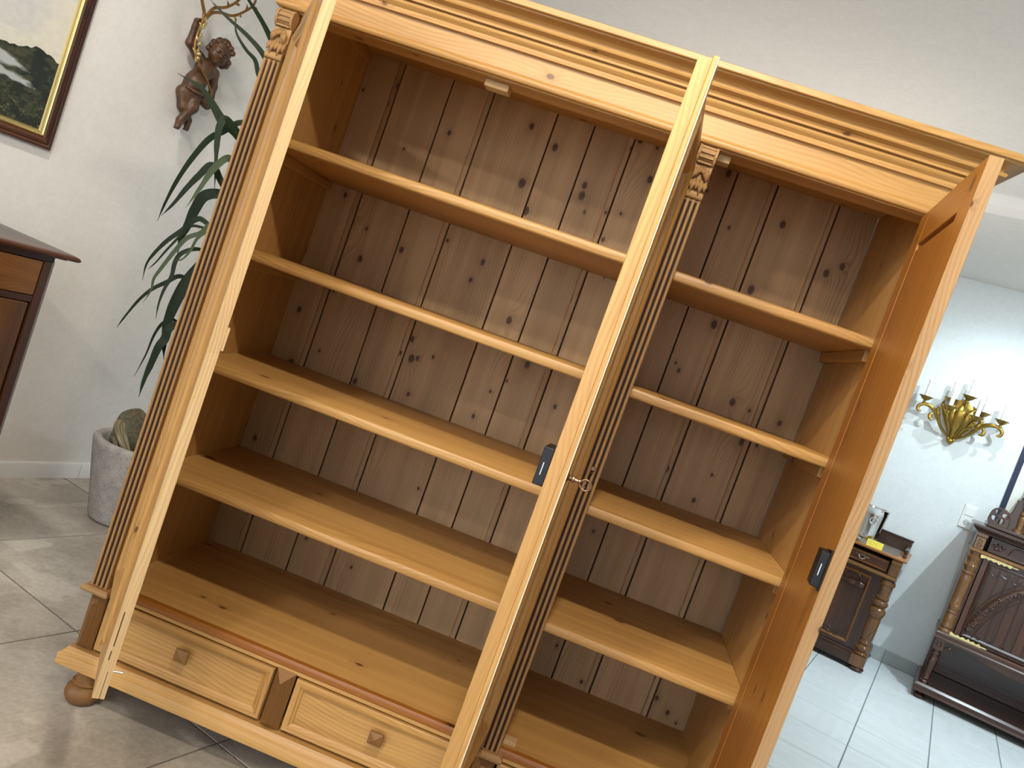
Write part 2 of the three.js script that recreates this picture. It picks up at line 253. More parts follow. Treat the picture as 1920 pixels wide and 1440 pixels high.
// floor: large stone tiles in front, pale tiles in the far room, each proud of its joint
{
  const f = new THREE.Group(); f.name = 'floor'; f.userData.kind = 'structure'; scene.add(f);
  part(f, 'screed', joined([rbox(U0 - .2, U1 + .2, -.12, -.003, VB - .2, VJ, 'x')]), M.grout);
  part(f, 'screed_001', joined([rbox(U0 - .2, U1 + .2, -.12, -.003, VJ, VF + .2, 'x')]), M.groutFar);
  let k = 0; const S = .638, g = .0030;
  const lay = (u0, u1, v0, v1, m, jo) => { u0 = Math.max(u0, U0); u1 = Math.min(u1, U1); if (u1 - u0 < .02 || v1 - v0 < .02) return; part(f, k ? 'floor_tile_' + String(k).padStart(3, '0') : 'floor_tile', rbox(u0 + jo, u1 - jo, -.012, 0, v0 + jo, v1 - jo, R0() < .5 ? 'x' : 'z', .0012), m); k++; };
  for (let i = -2; i < 8; i++) for (let j = -7; j < 3; j++) lay(-.293 + i * S, -.293 + (i + 1) * S, Math.max(VB, .207 + j * .716), Math.min(VJ, .207 + (j + 1) * .716), M.tile, g);
  for (let i = -10; i < 9; i++) for (let j = -6; j < 5; j++) lay(1.7055 + i * .3447, 1.7055 + (i + 1) * .3447, Math.max(VJ, 3.165 + j * .362), Math.min(VF, 3.165 + (j + 1) * .362), M.tileFar, .0029);
}
// lamps in the ceiling, out of the picture
SPOTS.forEach((s, i) => {
  const t = thing('ceiling_spotlight', ['recessed round spotlight nearest the front of the wardrobe', 'recessed round spotlight behind the viewer on the left', 'recessed round spotlight near the shop window', 'recessed round spotlight above the walnut chest', 'recessed round spotlight in front of the carved sideboard', 'recessed round spotlight close above the brass wall light'][i], 'spotlight', UV(s.p[0], s.p[1], s.p[2]));
  part(t, 'housing', turned([[.034, -.001], [.05, -.001], [.052, -.004], [.044, -.012], [.036, -.008], [.034, -.001]]), M.steel);
  const e = new THREE.MeshStandardMaterial({ color: 0xffffff, emissive: s.c, emissiveIntensity: 3 });
  part(t, 'lamp_face', new THREE.CylinderGeometry(.033, .033, .003, 24).translate(0, -.004, 0), e).castShadow = false;
  const l = new THREE.SpotLight(s.c, s.I, 0, s.a, s.pen, 2); l.position.set(0, -.012, 0); l.castShadow = true; l.shadow.radius = s.r; l.shadow.mapSize.set(1024, 1024);
  l.target.position.copy(UV(...s.aim)).sub(UV(...s.p)); t.add(l, l.target);
});
PANELS.forEach((s, i) => {
  const t = thing('added_panel_light', ['added square fill light panel in the ceiling behind the viewer', 'added square fill light panel in the ceiling of the far room'][i], 'added ceiling light', UV(s.p[0], s.p[1], s.p[2]), FAR);
  part(t, 'panel_frame', sweep([[0, 0], [.02, 0], [.02, -.012], [0, -.012]], [[-s.s / 2, -s.s / 2], [-s.s / 2, s.s / 2], [s.s / 2, s.s / 2], [s.s / 2, -s.s / 2]], (p, q, h) => V3(p, h, q), { closed: true }), M.plastic);
  part(t, 'diffuser', new THREE.BoxGeometry(s.s, .004, s.s).translate(0, -.004, 0), new THREE.MeshStandardMaterial({ color: 0xffffff, emissive: s.c, emissiveIntensity: 2 })).castShadow = false;
  const l = new THREE.RectAreaLight(s.c, s.I, s.s, s.s); l.position.set(0, -.008, 0); l.rotation.x = -Math.PI / 2; t.add(l);
});

UPLIGHTS.forEach(([u, y, v, I], i) => {
  const t = thing('added_bowl_pendant', ['added unseen bowl lamp to brighten the ceiling, behind the left half of the wardrobe', 'added unseen bowl lamp to brighten the ceiling, behind the right half of the wardrobe'][i], 'added pendant lamp', UV(u, y, v), FAR);
  part(t, 'bowl', turned([[0, -.10], [.08, -.09], [.16, -.05], [.205, .012], [.21, .014], [.207, .018], [.155, -.043], [.08, -.08], [0, -.09]], 0, 0, 0, 40), M.brass);
  part(t, 'lamp_face', new THREE.CylinderGeometry(.17, .17, .006, 32).translate(0, -.02, 0), new THREE.MeshStandardMaterial({ color: 0xffffff, emissive: NEUTRAL, emissiveIntensity: 2 })).castShadow = false;
  const hf = v > VS ? HF : HN; part(t, 'chain', joined([0, 1, 2].map((k) => limb([[Math.cos(k * 2.094) * .2, .012, Math.sin(k * 2.094) * .2], [Math.cos(k * 2.094) * .1, (hf - y) * .5, Math.sin(k * 2.094) * .1], [0, hf - y, 0]], [.003], { sides: 6, steps: 4 }))), M.brass);
  const l = new THREE.RectAreaLight(new THREE.Color(1, .91, .80), I, .26, .26); l.position.set(0, -.012, 0); l.rotation.x = Math.PI / 2; t.add(l);
});

// ------------------------------------------------------------------ the wardrobe (its front is the plane z = 0 of the scene)
{
  const B = [0.81, 0, -0.27];
  const wr = thing('wardrobe', 'wide stripped pine wardrobe with three open doors, empty shelves and two drawers', 'wardrobe', V3(...B));
  const W = (name, g, m, label, parent = wr) => part(parent, name, g.translate(-B[0], -B[1], -B[2]), m, label);
  const XL = -.0245, XR = 1.64, D = -.544, YF = .3185, Y = [1.55, 1.2531, .9498, .6412], T = .0262;
  // carcase
  W('side_panel', box(-.022, 0, .134, 1.95, -.562, -.001, 'y'), M.pine); W('side_panel', box(1.60, 1.622, .134, 1.95, -.562, -.001, 'y'), M.pine);
  W('divider', box(1.058, 1.083, YF, 1.94, D, -.004, 'y'), M.pine);
  W('top_board', box(0, 1.60, 1.94, 1.955, D, -.06, 'x'), M.pine);
  W('bottom_board', sweep([[D, YF - .02], [-.002, YF - .02], [.004, YF - .016], [.005, YF - .010], [.001, YF - .002], [-.006, YF], [D, YF]].map(([a, b]) => [-a, b]), [[0, 0], [1.60, 0]], (p, q, h) => V3(p, h, q)), M.pine);
  W('floor_lip', sweep([[-.0125, YF - .0205], [.0045, YF - .0205], [.0062, YF - .017], [.0062, YF - .009], [.002, YF - .0008], [-.004, YF + .0006], [-.0125, YF + .0006]].map(([a, b]) => [-a, b]), [[.001, 0], [1.599, 0]], (p, q, h) => V3(p, h, q)), M.stained, 'dark stained front edge of the cabinet floor');
  W('carcase_base', joined([box(0, 1.60, .134, .15, D, -.03, 'x'), box(.5165, .5435, .15, YF - .02, D, -.02, 'y'), box(1.058, 1.083, .15, YF - .02, D, -.02, 'y'), box(0, 1.60, .15, YF - .02, D, D + .012, 'x')]), M.pineBack);
  const seams = [0, .115, .275, .409, .614, .732, .859, 1.012, 1.178, 1.30, 1.485, 1.60];
  for (let i = 0; i < seams.length - 1; i++) {
    const dz = (R0() - .5) * .0024;
    const x0 = seams[i] + (i ? .0020 : 0), x1 = seams[i + 1] - .0020, bd = [0, 2, 5, 8, 9].includes(i);   // some boards carry a bead along one edge
    W('back_board', bd ? joined([box(x0, x1 - .0165, .15, 1.945, -.5555, D + dz, 'y', .0018), box(x1 - .0145, x1, .15, 1.945, -.5555, D + dz, 'y', .0028), box(x1 - .018, x1 - .012, .15, 1.945, -.5555, D - .0035, 'y', 0)]) : box(x0, x1, .15, 1.945, -.5555, D + dz, 'y', .0020), M.pineBack);
  }
  W('back_tongue', joined(seams.slice(1, -1).map((x) => box(x - .012, x + .012, .15, 1.945, -.562, -.5525, 'y', 0))), M.groove);
  // shelves with rounded fronts, on cleats
  const lip = (y) => [[D + .002, y - T], [-.036, y - T], [-.032, y - T + .003], [-.030, y - T + .008], [-.030, y - .008], [-.0325, y - .003], [-.038, y], [D + .002, y]];
  for (const y of Y) { W('shelf', sweep(lip(y).map(([a, b]) => [-a, b]), [[.001, 0], [1.057, 0]], (p, q, h) => V3(p, h, q)), M.pine); W('shelf', sweep(lip(y).map(([a, b]) => [-a, b]), [[1.084, 0], [1.599, 0]], (p, q, h) => V3(p, h, q)), M.pine); }
  for (const y of Y) for (const [a, b] of [[0, .02], [1.038, 1.058], [1.083, 1.0895], [1.58, 1.60]]) W('shelf_cleat', box(a, b, y - T - .028, y - T, -.53, -.085, 'z', .003), M.pine);
  // top rail, bead and cornice
  W('top_rail', joined([box(XL - .001, XR + .001, 1.8355, 1.915, -.062, .015, 'x'), box(XL, -.021, 1.8355, 1.915, -.562, -.062, 'z'), box(1.621, XR, 1.8355, 1.915, -.562, -.062, 'z')]), M.pine);
  const loop = [[XR, -.562], [XR, .015], [XL, .015], [XL, -.562]];
  W('bead_moulding', sweep([[-.004, 1.8378], [.010, 1.8378], [.0135, 1.8405], [.0155, 1.846], [.015, 1.852], [.011, 1.8565], [.0055, 1.8585], [.0055, 1.8604], [-.004, 1.8604]], loop, xz(0), { crease: .7 }), M.pine);
  W('cornice', sweep([[-.03, 1.9085], [.012, 1.9085], [.0125, 1.9115], [.0105, 1.914], [.012, 1.920], [.018, 1.9245], [.0215, 1.9275], [.0235, 1.931], [.0215, 1.935], [.016, 1.936], [.016, 1.9385], [.030, 1.9385], [.0305, 1.9425], [.028, 1.945], [.031, 1.950], [.040, 1.9525], [.0465, 1.955], [.049, 1.959], [.0465, 1.963], [.040, 1.9635], [.041, 1.968], [.048, 1.9745], [.060, 1.9785], [.074, 1.980], [.074, 1.9835], [.084, 1.9835], [.085, 1.985], [.085, 1.997], [.0835, 1.9985], [-.03, 1.9985]], loop, xz(0), { crease: .55 }), M.pine);
  W('cornice_top', box(XL + .001, XR - .001, 1.975, 1.994, -.56, .014, 'x'), M.pineBack);
  // fluted pilasters with carved capitals and faceted base blocks
  const capital = (x0, x1, y1) => {
    const w = x1 - x0, c = (x0 + x1) / 2, L = [];
    // scroll: framed slats on a rounded body
    const body = spline([[.0, 0], [.022, 0], [.032, -.008], [.034, -.022], [.030, -.036], [.018, -.044], [0, -.045]], 26);
    L.push(uvMetres(sweepX(body, x0 + .004, x1 - .004, y1), 'x'));
    for (const x of [x0, x1 - .006]) L.push(uvMetres(sweepX(spline([[.0, 0], [.024, .001], [.037, -.008], [.040, -.022], [.034, -.038], [.020, -.047], [0, -.048]], 30), x, x + .006, y1), 'y'));
    for (let k = 0; k < 4; k++) { const a = [.0335, .0375, .037, .031][k]; L.push(box(x0 + .006, x1 - .006, y1 - .009 - k * .0115, y1 - .004 - k * .0115, .012, a + .001, 'x', .0012)); }
    // stepped ground
    L.push(box(x0, x1, y1 - .084, y1 - .044, 0, .024, 'y', .002), box(x0, x1, y1 - .125, y1 - .082, 0, .021, 'y', .002));
    // two leaves
    for (const s of [-1, 1]) {
      const leaf = limb([[c + s * .001, y1 - .049, .026], [c + s * .006, y1 - .058, .031], [c + s * .013, y1 - .068, .035], [c + s * .0165, y1 - .083, .033]], [[.002, .002], [.0075, .005], [.0085, .006], [.001, .002]], { ref: V3(0, 0, 1), sides: 10, steps: 16 });
      L.push(leaf, limb([[c + s * .002, y1 - .049, .030], [c + s * .010, y1 - .062, .0395], [c + s * .017, y1 - .080, .0385]], [.0012, .0016, .001], { sides: 6, steps: 10 }));
    }
    // fringe of acanthus tongues over a rounded foot
    for (let k = 0; k < 5; k++) { const x = lerp(x0 + .005, x1 - .005, k / 4), t = [0, .008, -.002, .010, 0][k]; L.push(limb([[x, y1 - .080, .024], [x + (k - 2) * .0006, y1 - .094, .031], [x + (k - 2) * .0016, y1 - .106 - t, .034]], [[.0045, .004], [.0062, .005], [.0012, .003]], { ref: V3(0, 0, 1), sides: 8, steps: 10 })); }
    L.push(sweepX(spline([[0, 0], [.024, -.002], [.032, -.010], [.030, -.018], [.024, -.022], [0, -.022]], 22), x0, x1, y1 - .104));
    return joined(L);
  };
  function sweepX(pts, x0, x1, y) { return sweep(pts.map(([z, h]) => [-z, h + y]), [[x0, 0], [x1, 0]], (p, q, h) => V3(p, h, q), { crease: .8 }); }
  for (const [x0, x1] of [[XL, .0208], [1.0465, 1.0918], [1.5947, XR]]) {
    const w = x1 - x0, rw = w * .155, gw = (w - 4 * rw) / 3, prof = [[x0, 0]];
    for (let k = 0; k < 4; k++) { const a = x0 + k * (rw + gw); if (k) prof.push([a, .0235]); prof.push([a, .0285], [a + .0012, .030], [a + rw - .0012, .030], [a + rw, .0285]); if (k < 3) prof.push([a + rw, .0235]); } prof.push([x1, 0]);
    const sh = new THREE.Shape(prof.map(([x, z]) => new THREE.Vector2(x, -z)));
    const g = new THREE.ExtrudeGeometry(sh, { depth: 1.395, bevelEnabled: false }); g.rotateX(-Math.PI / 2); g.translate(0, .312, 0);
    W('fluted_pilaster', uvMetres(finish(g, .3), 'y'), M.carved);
    W('flute_shade', joined([0, 1, 2].map((k) => box(x0 + rw + k * (rw + gw) + .0002, x0 + (k + 1) * (rw + gw) - .0002, .314, 1.704, .0230, .0241, 'y', 0))), M.groove, 'dark strips painting shade into the flutes');  // near-black strips put the shade of the grooves into colour
    W('capital', capital(x0, x1, 1.8345), M.carved, 'carved capital with slats and leaves');
    W('pilaster_foot', sweep([[0, .292], [.004, .292], [.013, .297], [.0155, .303], [.0135, .309], [.008, .313], [0, .313]], [[x1, -.001], [x1, .030], [x0, .030], [x0, -.001]], xz(0)), M.carved);
    W('pilaster_foot', box(x0 + .001, x1 - .001, .292, .313, 0, .029, 'x', 0), M.carved);
  }
  const faceted = (x0, x1, y0, y1) => { // ridge block
    const c = (x0 + x1) / 2, z0 = .004, z1 = .034, a = .026, P = [], q = (...v) => { for (let i = 1; i < v.length - 1; i++) P.push(...v[0], ...v[i], ...v[i + 1]); };
    const A = [x0, y0, z0], Bq = [x1, y0, z0], C = [x1, y1, z0], E = [x0, y1, z0], F = [c, y0 + a, z1], G = [c, y1 - a, z1];
    q(A, Bq, F); q(Bq, C, G, F); q(C, E, G); q(E, A, F, G);
    const z = -.002, a0 = [x0, y0, z], b0 = [x1, y0, z], c0 = [x1, y1, z], e0 = [x0, y1, z];
    q(a0, b0, Bq, A); q(b0, c0, C, Bq); q(c0, e0, E, C); q(e0, a0, A, E); q(a0, e0, c0, b0);
    const g = new THREE.BufferGeometry(); g.setAttribute('position', new THREE.Float32BufferAttribute(P, 3)); g.setAttribute('uv', new THREE.Float32BufferAttribute(new Float32Array(P.length / 3 * 2), 2)); return uvMetres(finish(outward(g), .2), 'y');
  };
  for (const [a, b] of [[XL, .0208], [.504, .556], [1.043, 1.095], [1.5947, XR]]) W('faceted_block', faceted(a, b, .136, .2905), M.patina);
  // drawers
  W('drawer_rail', box(0, 1.60, .2865, YF - .018, -.03, .003, 'x'), M.pine);
  for (const [a, b] of [[.026, .499], [.561, 1.038], [1.10, 1.59]]) {
    const d = group(wr, 'drawer'), Q = (n, g, m) => W(n, g, m, undefined, d);
    Q('drawer_front', box(a, b, .140, .2825, -.02, .002, 'x', .002), M.pine);
    Q('drawer_box', box(a + .012, b - .012, .153, .272, -.48, -.021, 'z', 0), M.raw);
    const [p0, p1, q0, q1] = [a + .022, b - .022, .170, .2595];
    Q('drawer_moulding', sweep([[0, .001], [0, .004], [.002, .006], [.006, .0075], [.009, .0115], [.012, .0125], [.0125, .0105], [.0225, .0105], [.024, .009], [.024, .001]].map(([o, h]) => [o - .003, h]), [[p0, q0 - .004], [p1, q0 - .004], [p1, q1 + .002], [p0, q1 + .002]], xy(0), { closed: true, crease: .4 }), M.pine);
    const kx = (a + b) / 2, ky = .2265;
    Q('drawer_knob', joined([turned([[0, 0], [.008, 0], [.0075, .012], [.012, .016], [0, .016]]).rotateX(Math.PI / 2).translate(kx, ky, .002), pyramid(kx, ky, .016, .0185, .0170, .010, .016)]), M.patina);
  }
  function pyramid(x, y, z, hw, hh, t, p) { const P = [], q = (...v) => { for (let i = 1; i < v.length - 1; i++) P.push(...v[0], ...v[i], ...v[i + 1]); };
    const r = (s, zz) => [[x - hw * s, y - hh * s, zz], [x + hw * s, y - hh * s, zz], [x + hw * s, y + hh * s, zz], [x - hw * s, y + hh * s, zz]], L = [r(.85, z), r(1, z + t * .5), r(.93, z + t), r(.12, z + p)];
    for (let k = 0; k < 3; k++) for (let i = 0; i < 4; i++) q(L[k][i], L[k][(i + 1) % 4], L[k + 1][(i + 1) % 4], L[k + 1][i]); q(...L[3]); q(...L[0].slice().reverse());
    const g = new THREE.BufferGeometry(); g.setAttribute('position', new THREE.Float32BufferAttribute(P, 3)); g.setAttribute('uv', new THREE.Float32BufferAttribute(new Float32Array(P.length / 3 * 2), 2)); return uvMetres(finish(outward(g), .2), 'y'); }
  // plinth and bun feet
  W('plinth', sweep([[-.05, .088], [.0215, .088], [.0225, .0895], [.0225, .1165], [.0215, .1185], [.016, .122], [.011, .128], [.008, .134], [.006, .136], [-.05, .136]], loop, xz(0), { crease: .5 }), M.pine);
  W('plinth_board', box(XL, XR, .100, .1345, -.56, -.02, 'x', 0), M.pineBack);
  const bun = [[0, 0], [.022, 0], [.036, .006], [.043, .018], [.0445, .028], [.042, .040], [.034, .049], [.0295, .051], [.0335, .054], [.034, .058], [.031, .061], [.027, .063], [.026, .072], [.03, .089], [0, .089]];
  for (const [x, z] of [[.034, .004], [1.582, .004], [.034, -.52], [1.582, -.52]]) W('bun_foot', turned(bun, x, 0, z), M.patina);
  // small stops and pegs
  W('door_stop', box(.508, .569, 1.818, 1.8355, -.052, -.012, 'x', .002), M.peg, 'pale wooden stop block'); W('door_stop', box(1.094, 1.124, 1.818, 1.8355, -.052, -.012, 'x', .002), M.peg); W('door_stop', box(1.094, 1.128, YF, YF + .013, -.05, -.020, 'x', .002), M.peg);
  W('latch_peg', joined([turned([[0, 0], [.005, 0], [.006, .004], [.0045, .008], [0, .009]]).rotateX(Math.PI / 2).translate(1.071, 1.043, .029), new THREE.TorusGeometry(.005, .0014, 6, 14).rotateY(.6).translate(1.071, 1.037, .036)]), M.keyMetal);

  // doors: x runs from the hinge to the free edge, the outer face is z = 0
  const H = 1.533;
  function door(hx, hz, sgn, w, deg, label, PW = M.pine) {
    const d = group(wr, 'door', hx - B[0], .3025, hz - B[2], -sgn * deg * Math.PI / 180); d.userData.label = label;
    const t = -.0245, sw = .088, bx = (s0, s1, y0, y1, z0, z1, gr, bv = .0015) => sgn > 0 ? box(s0, s1, y0, y1, z0, z1, gr, bv) : box(-s1, -s0, y0, y1, z0, z1, gr, bv);
    part(d, 'stile', bx(0, sw, 0, H, t, 0, 'y'), PW); part(d, 'stile', bx(w - .093, w, 0, H, t, 0, 'y'), PW);
    part(d, 'rail', bx(sw, w - .093, H - .08, H, t + .0003, -.0003, 'x'), PW); part(d, 'rail', bx(sw, w - .093, 0, .095, t + .0003, -.0003, 'x'), PW);
    if (PW === M.honey) { part(d, 'door_panel', bx(sw + .0008, w - .0938, .0958, H - .0955, -.0236, -.0085, 'y', .001), PW); part(d, 'gap_shade', bx(sw - .004, w - .089, H - .1, H - .076, -.0110, -.0086, 'x', 0), M.groove, 'dark strip painting shade into the gap above the shrunken panel'); }  // dark strip deepens the shade in the slot by colour
    else part(d, 'door_panel', bx(sw - .008, w - .085, .086, H - .074, -.017, -.008, 'y', 0), PW);
    part(d, 'panel_moulding', sweep([[-.016, -.009], [-.016, -.004], [-.012, .002], [-.006, .0035], [-.001, .009], [.005, .012], [.011, .0105], [.016, .005], [.016, -.0005], [-.001, -.0005], [-.001, -.009]], sgn > 0 ? [[sw, .095], [w - .093, .095], [w - .093, H - .08], [sw, H - .08]] : [[-(w - .093), .095], [-sw, .095], [-sw, H - .08], [-(w - .093), H - .08]], xy(0), { closed: true, crease: .7 }), M.pine);
    return [d, bx];
  }
  { const [d, bx] = door(.0245, .004, 1, .5145, 60.3, 'left door swung open, seen along its pale free edge');
    part(d, 'edge_strip', bx(.5143, .5160, .0, H, -.0243, -.0002, 'y', .0006), M.raw, 'pale bare edge of the door');
    part(d, 'edge_crack', joined([bx(.5155, .5163, .115, .19, -.0105, -.0085, 'y', 0), bx(.5155, .5163, .085, .105, -.0095, -.0075, 'y', 0), bx(.5155, .5163, .0, .06, -.0150, -.0140, 'y', 0)]), M.groove);
    part(d, 'keeper_block', bx(.495, .5158, .752, .80, -.030, -.0245, 'y', .001), M.peg);
    for (const y of [.052, H - .052]) part(d, 'bolt_pin', uvMetres(new THREE.CylinderGeometry(.0022, .0022, .02, 12).rotateX(Math.PI / 2).translate(.497, y, -.034), 'z'), M.steel); }
  { const [d, bx] = door(1.0455, .004, -1, .532, 86.8, 'middle door swung open, seen along its free edge');
    part(d, 'closing_strip', joined([bx(.495, .5435, 0, H + .006, .0002, .0105, 'y', .003)]), M.pine);
    part(d, 'pale_edge', bx(.537, .5442, 0, H + .004, .0095, .0118, 'y', .0008), M.bead, 'pale edge of the closing strip');  // cream strip along the outer corner of the closing strip
    const k = group(d, 'key', -.517, .772, .0105);
    const kg = [turned([[0, 0], [.0075, 0], [.008, .002], [.0045, .004], [.0045, .009], [.0062, .0105], [.0062, .013], [.0035, .0145], [.003, .021], [.0045, .0225], [.0045, .0245], [.002, .026], [0, .026]], 0, 0, 0, 16).rotateX(Math.PI / 2)];
    kg.push(new THREE.TorusGeometry(.0105, .0017, 8, 28).scale(1, .92, 1).rotateY(Math.PI / 2).rotateX(.15).translate(0, -.002, .0355));
    for (const s of [-1, 1]) kg.push(new THREE.TorusGeometry(.0034, .0011, 6, 14, 4.6).rotateZ(s > 0 ? 0 : 2).rotateY(Math.PI / 2).translate(0, -.002 + s * .0042, .0315));
    part(k, 'key_bow', joined(kg.map((g) => uvMetres(g, 'z'))), M.keyMetal, 'dark bronze key');
    part(d, 'lock_box', bx(.46, .529, .741, .812, -.0445, -.0245, 'y', .002), M.blackIron, 'black iron box lock'); part(d, 'lock_bolt', bx(.5285, .5305, .760, .784, -.0370, -.0350, 'y', .0005), M.steel); }
  { const [d, bx] = door(1.5925, .006, -1, .5005, 82.9, 'right door swung open, showing its golden inner face', M.honey);
    part(d, 'edge_strip', bx(.5003, .5022, 0, H, -.0243, -.0002, 'y', .0006), M.rawGrey, 'free edge of the door, coloured grey for the cool light on it');  // grey tone puts the cool light on this edge into its colour
    part(d, 'lock_plate', plate([[-.495, .735], [-.447, .735], [-.440, .742], [-.436, .752], [-.440, .762], [-.436, .774], [-.440, .785], [-.436, .797], [-.443, .806], [-.495, .812]], .004).translate(0, 0, -.0285), M.blackIron);
    part(d, 'lock_box', bx(.455, .4985, .741, .806, -.044, -.028, 'y', .002), M.blackIron, 'black iron box lock'); part(d, 'lock_bolt', bx(.4982, .5005, .762, .784, -.0380, -.0360, 'y', .0005), M.steel); }
}

// ------------------------------------------------------------------ on and against the left wall
const onLeft = (v, y, off = 0) => UV(U0 + off, y, v);
{ // painting: x = v from its lower right corner
  const t = thing('oil_painting', 'framed landscape painting of a dark hill and grey water under a pale sky', 'painting', onLeft(.43, 1.325, .001), LEFT);
  const w = .98, h = .74, fr = [[-w, 0], [0, 0], [0, h], [-w, h]];
  part(t, 'frame', sweep([[0, 0], [0, .012], [-.004, .020], [-.010, .023], [-.016, .021], [-.018, .018], [-.022, .021], [-.030, .024], [-.038, .021], [-.043, .016], [-.044, .004], [-.044, 0]], fr, xy(0), { closed: true, crease: .6 }), M.frameWood);
  part(t, 'gilt_slip', sweep([[-.0435, .003], [-.0435, .019], [-.047, .021], [-.050, .018], [-.054, .016], [-.058, .017], [-.060, .013], [-.062, .010], [-.062, .003]], fr, xy(0), { closed: true, crease: .3 }), M.gilt);
  const n = noise2(404), W2 = w - .12, H2 = h - .12;
  const art = texture(1024, 768, (x, y) => {             // x, y in metres from the lower right corner of the canvas
    const X = (1 - x) * W2, Yy = y * H2, f = n(x * 40, y * 40) * .6 + n(x * 110, y * 140) * .4, big = n(x * 6, y * 6);
    const ridge = .263 + .022 * Math.sin(X * 15 + 1.2) - .6 * smooth(.02, -.02, X - .09) * (.09 - X) * .6 + (n(x * 60, 3) - .5) * .008 + smooth(.15, .6, X) * .05;
    if (Yy > ridge) { const cloud = n(x * 5 + 2, y * 9), c = mix3([214, 207, 188], [196, 194, 186], smooth(.3, .8, cloud)); const b = smooth(.34, .6, Yy) * smooth(.45, .75, n(x * 4, y * 7 + 4)) * .6; return mix3(c, [160, 172, 184], b).map((v) => v + (f - .5) * 12); }
    let c = mix3([24, 30, 20], [62, 64, 42], smooth(.35, .8, f)); c = mix3(c, [84, 72, 40], smooth(.6, .9, big) * .35);
    const dapple = smooth(.78, .9, n(x * 150, y * 150)) * smooth(.16, .05, Yy); c = mix3(c, [130, 118, 70], dapple * .7);
    for (const [yc, hw, x0] of [[.186, .020, .105], [.138, .012, .062]]) { const s = smooth(x0 - .03, x0 + .05, X + (f - .5) * .06), d = Math.abs(Yy - yc - (X - x0) * .12 + (n(x * 30, y * 50) - .5) * .012) / (hw * (.4 + Math.min(1.6, (X - x0) * 8))); if (X > x0 - .03) c = mix3(c, [178, 180, 178], clamp((1.2 - d) * 1.6) * s * .95); }
    return c;
  });
  art.repeat.set(1, 1); art.wrapS = art.wrapT = THREE.ClampToEdgeWrapping;
  const cv = new THREE.BoxGeometry(W2 + .006, H2 + .006, .006).translate(-w / 2, h / 2, .006); part(t, 'canvas', cv, mat({ map: art, roughness: .55 }));
}
{ // walnut chest; its front (local z) looks into the room
  const t = thing('walnut_chest', 'polished walnut chest with a drawer over a door, standing against the left wall', 'cabinet', UV(U0 + .02, 0, .207), LEFT);
  const d = .60, w = 1.0, P = (n, g, m, l) => part(t, n, g, m, l);
  P('top', sweep([[-.05, 1.004], [.012, 1.004], [.012, 1.009], [.034, 1.009], [.040, 1.013], [.041, 1.018], [.036, 1.0235], [.026, 1.027], [-.05, 1.027]], [[0, .0], [0, d], [-w, d], [-w, 0]], xz(0)), M.walnutDark);
  P('top_board', box(-w, 0, 1.006, 1.0268, 0, d, 'x', 0), M.walnutDark);
  P('carcase', joined([box(-.02, 0, .06, 1.004, 0, d - .03, 'y'), box(-w, -w + .02, .06, 1.004, 0, d - .03, 'y'), box(-w, 0, .06, .09, 0, d - .03, 'x'), box(-w, 0, .06, 1.0, 0, .015, 'y'), box(-w + .04, -.04, .085, .12, d - .03, d, 'x'), box(-w + .04, -.04, .845, .866, d - .03, d - .004, 'x'), box(-w + .03, -.03, .985, 1.004, d - .03, d - .002, 'x')]), M.walnutDark);
  for (const s of [0, -w + .05]) P('corner_post', uvMetres(plate([[s, .5], [s, d - .026], [s - .024, d], [s - .05, d], [s - .05, .5]], .925).rotateX(Math.PI / 2).translate(0, .986, 0), 'y'), M.walnutDark);
  P('drawer_front', box(-.475, -.052, .868, .983, d - .03, d - .001, 'x', .004), M.walnut); P('drawer_front', box(-.948, -.482, .868, .983, d - .03, d - .001, 'x', .004), M.walnut);
  for (const c of [-.215, -.70]) { P('drawer_pull', joined([plate(spline([[-.035, 0], [-.02, .018], [0, .024], [.02, .018], [.035, 0], [.02, -.018], [0, -.024], [-.02, -.018]], 40), .003).translate(c, .922, d - .001), new THREE.TorusGeometry(.022, .0028, 8, 24, Math.PI).rotateZ(Math.PI).rotateX(-.4).translate(c, .925, d + .008)].map((g) => uvMetres(g, 'y'))), M.bronze); }
  P('door', box(-.475, -.058, .125, .842, d - .03, d - .003, 'y', .004), M.walnut); P('door', box(-.942, -.482, .125, .842, d - .03, d - .003, 'y', .004), M.walnut);
  P('lock_escutcheon', plate(spline([[0, .03], [.014, .012], [.01, -.02], [0, -.032], [-.01, -.02], [-.014, .012]], 30), .003).translate(-.455, .64, d - .003), M.bronze);
  for (const x of [-.05, -w + .05]) for (const z of [.06, d - .06]) P('foot', turned([[0, 0], [.026, 0], [.034, .014], [.03, .034], [.036, .05], [.036, .062], [0, .062]], x, 0, z), M.walnutDark);
}
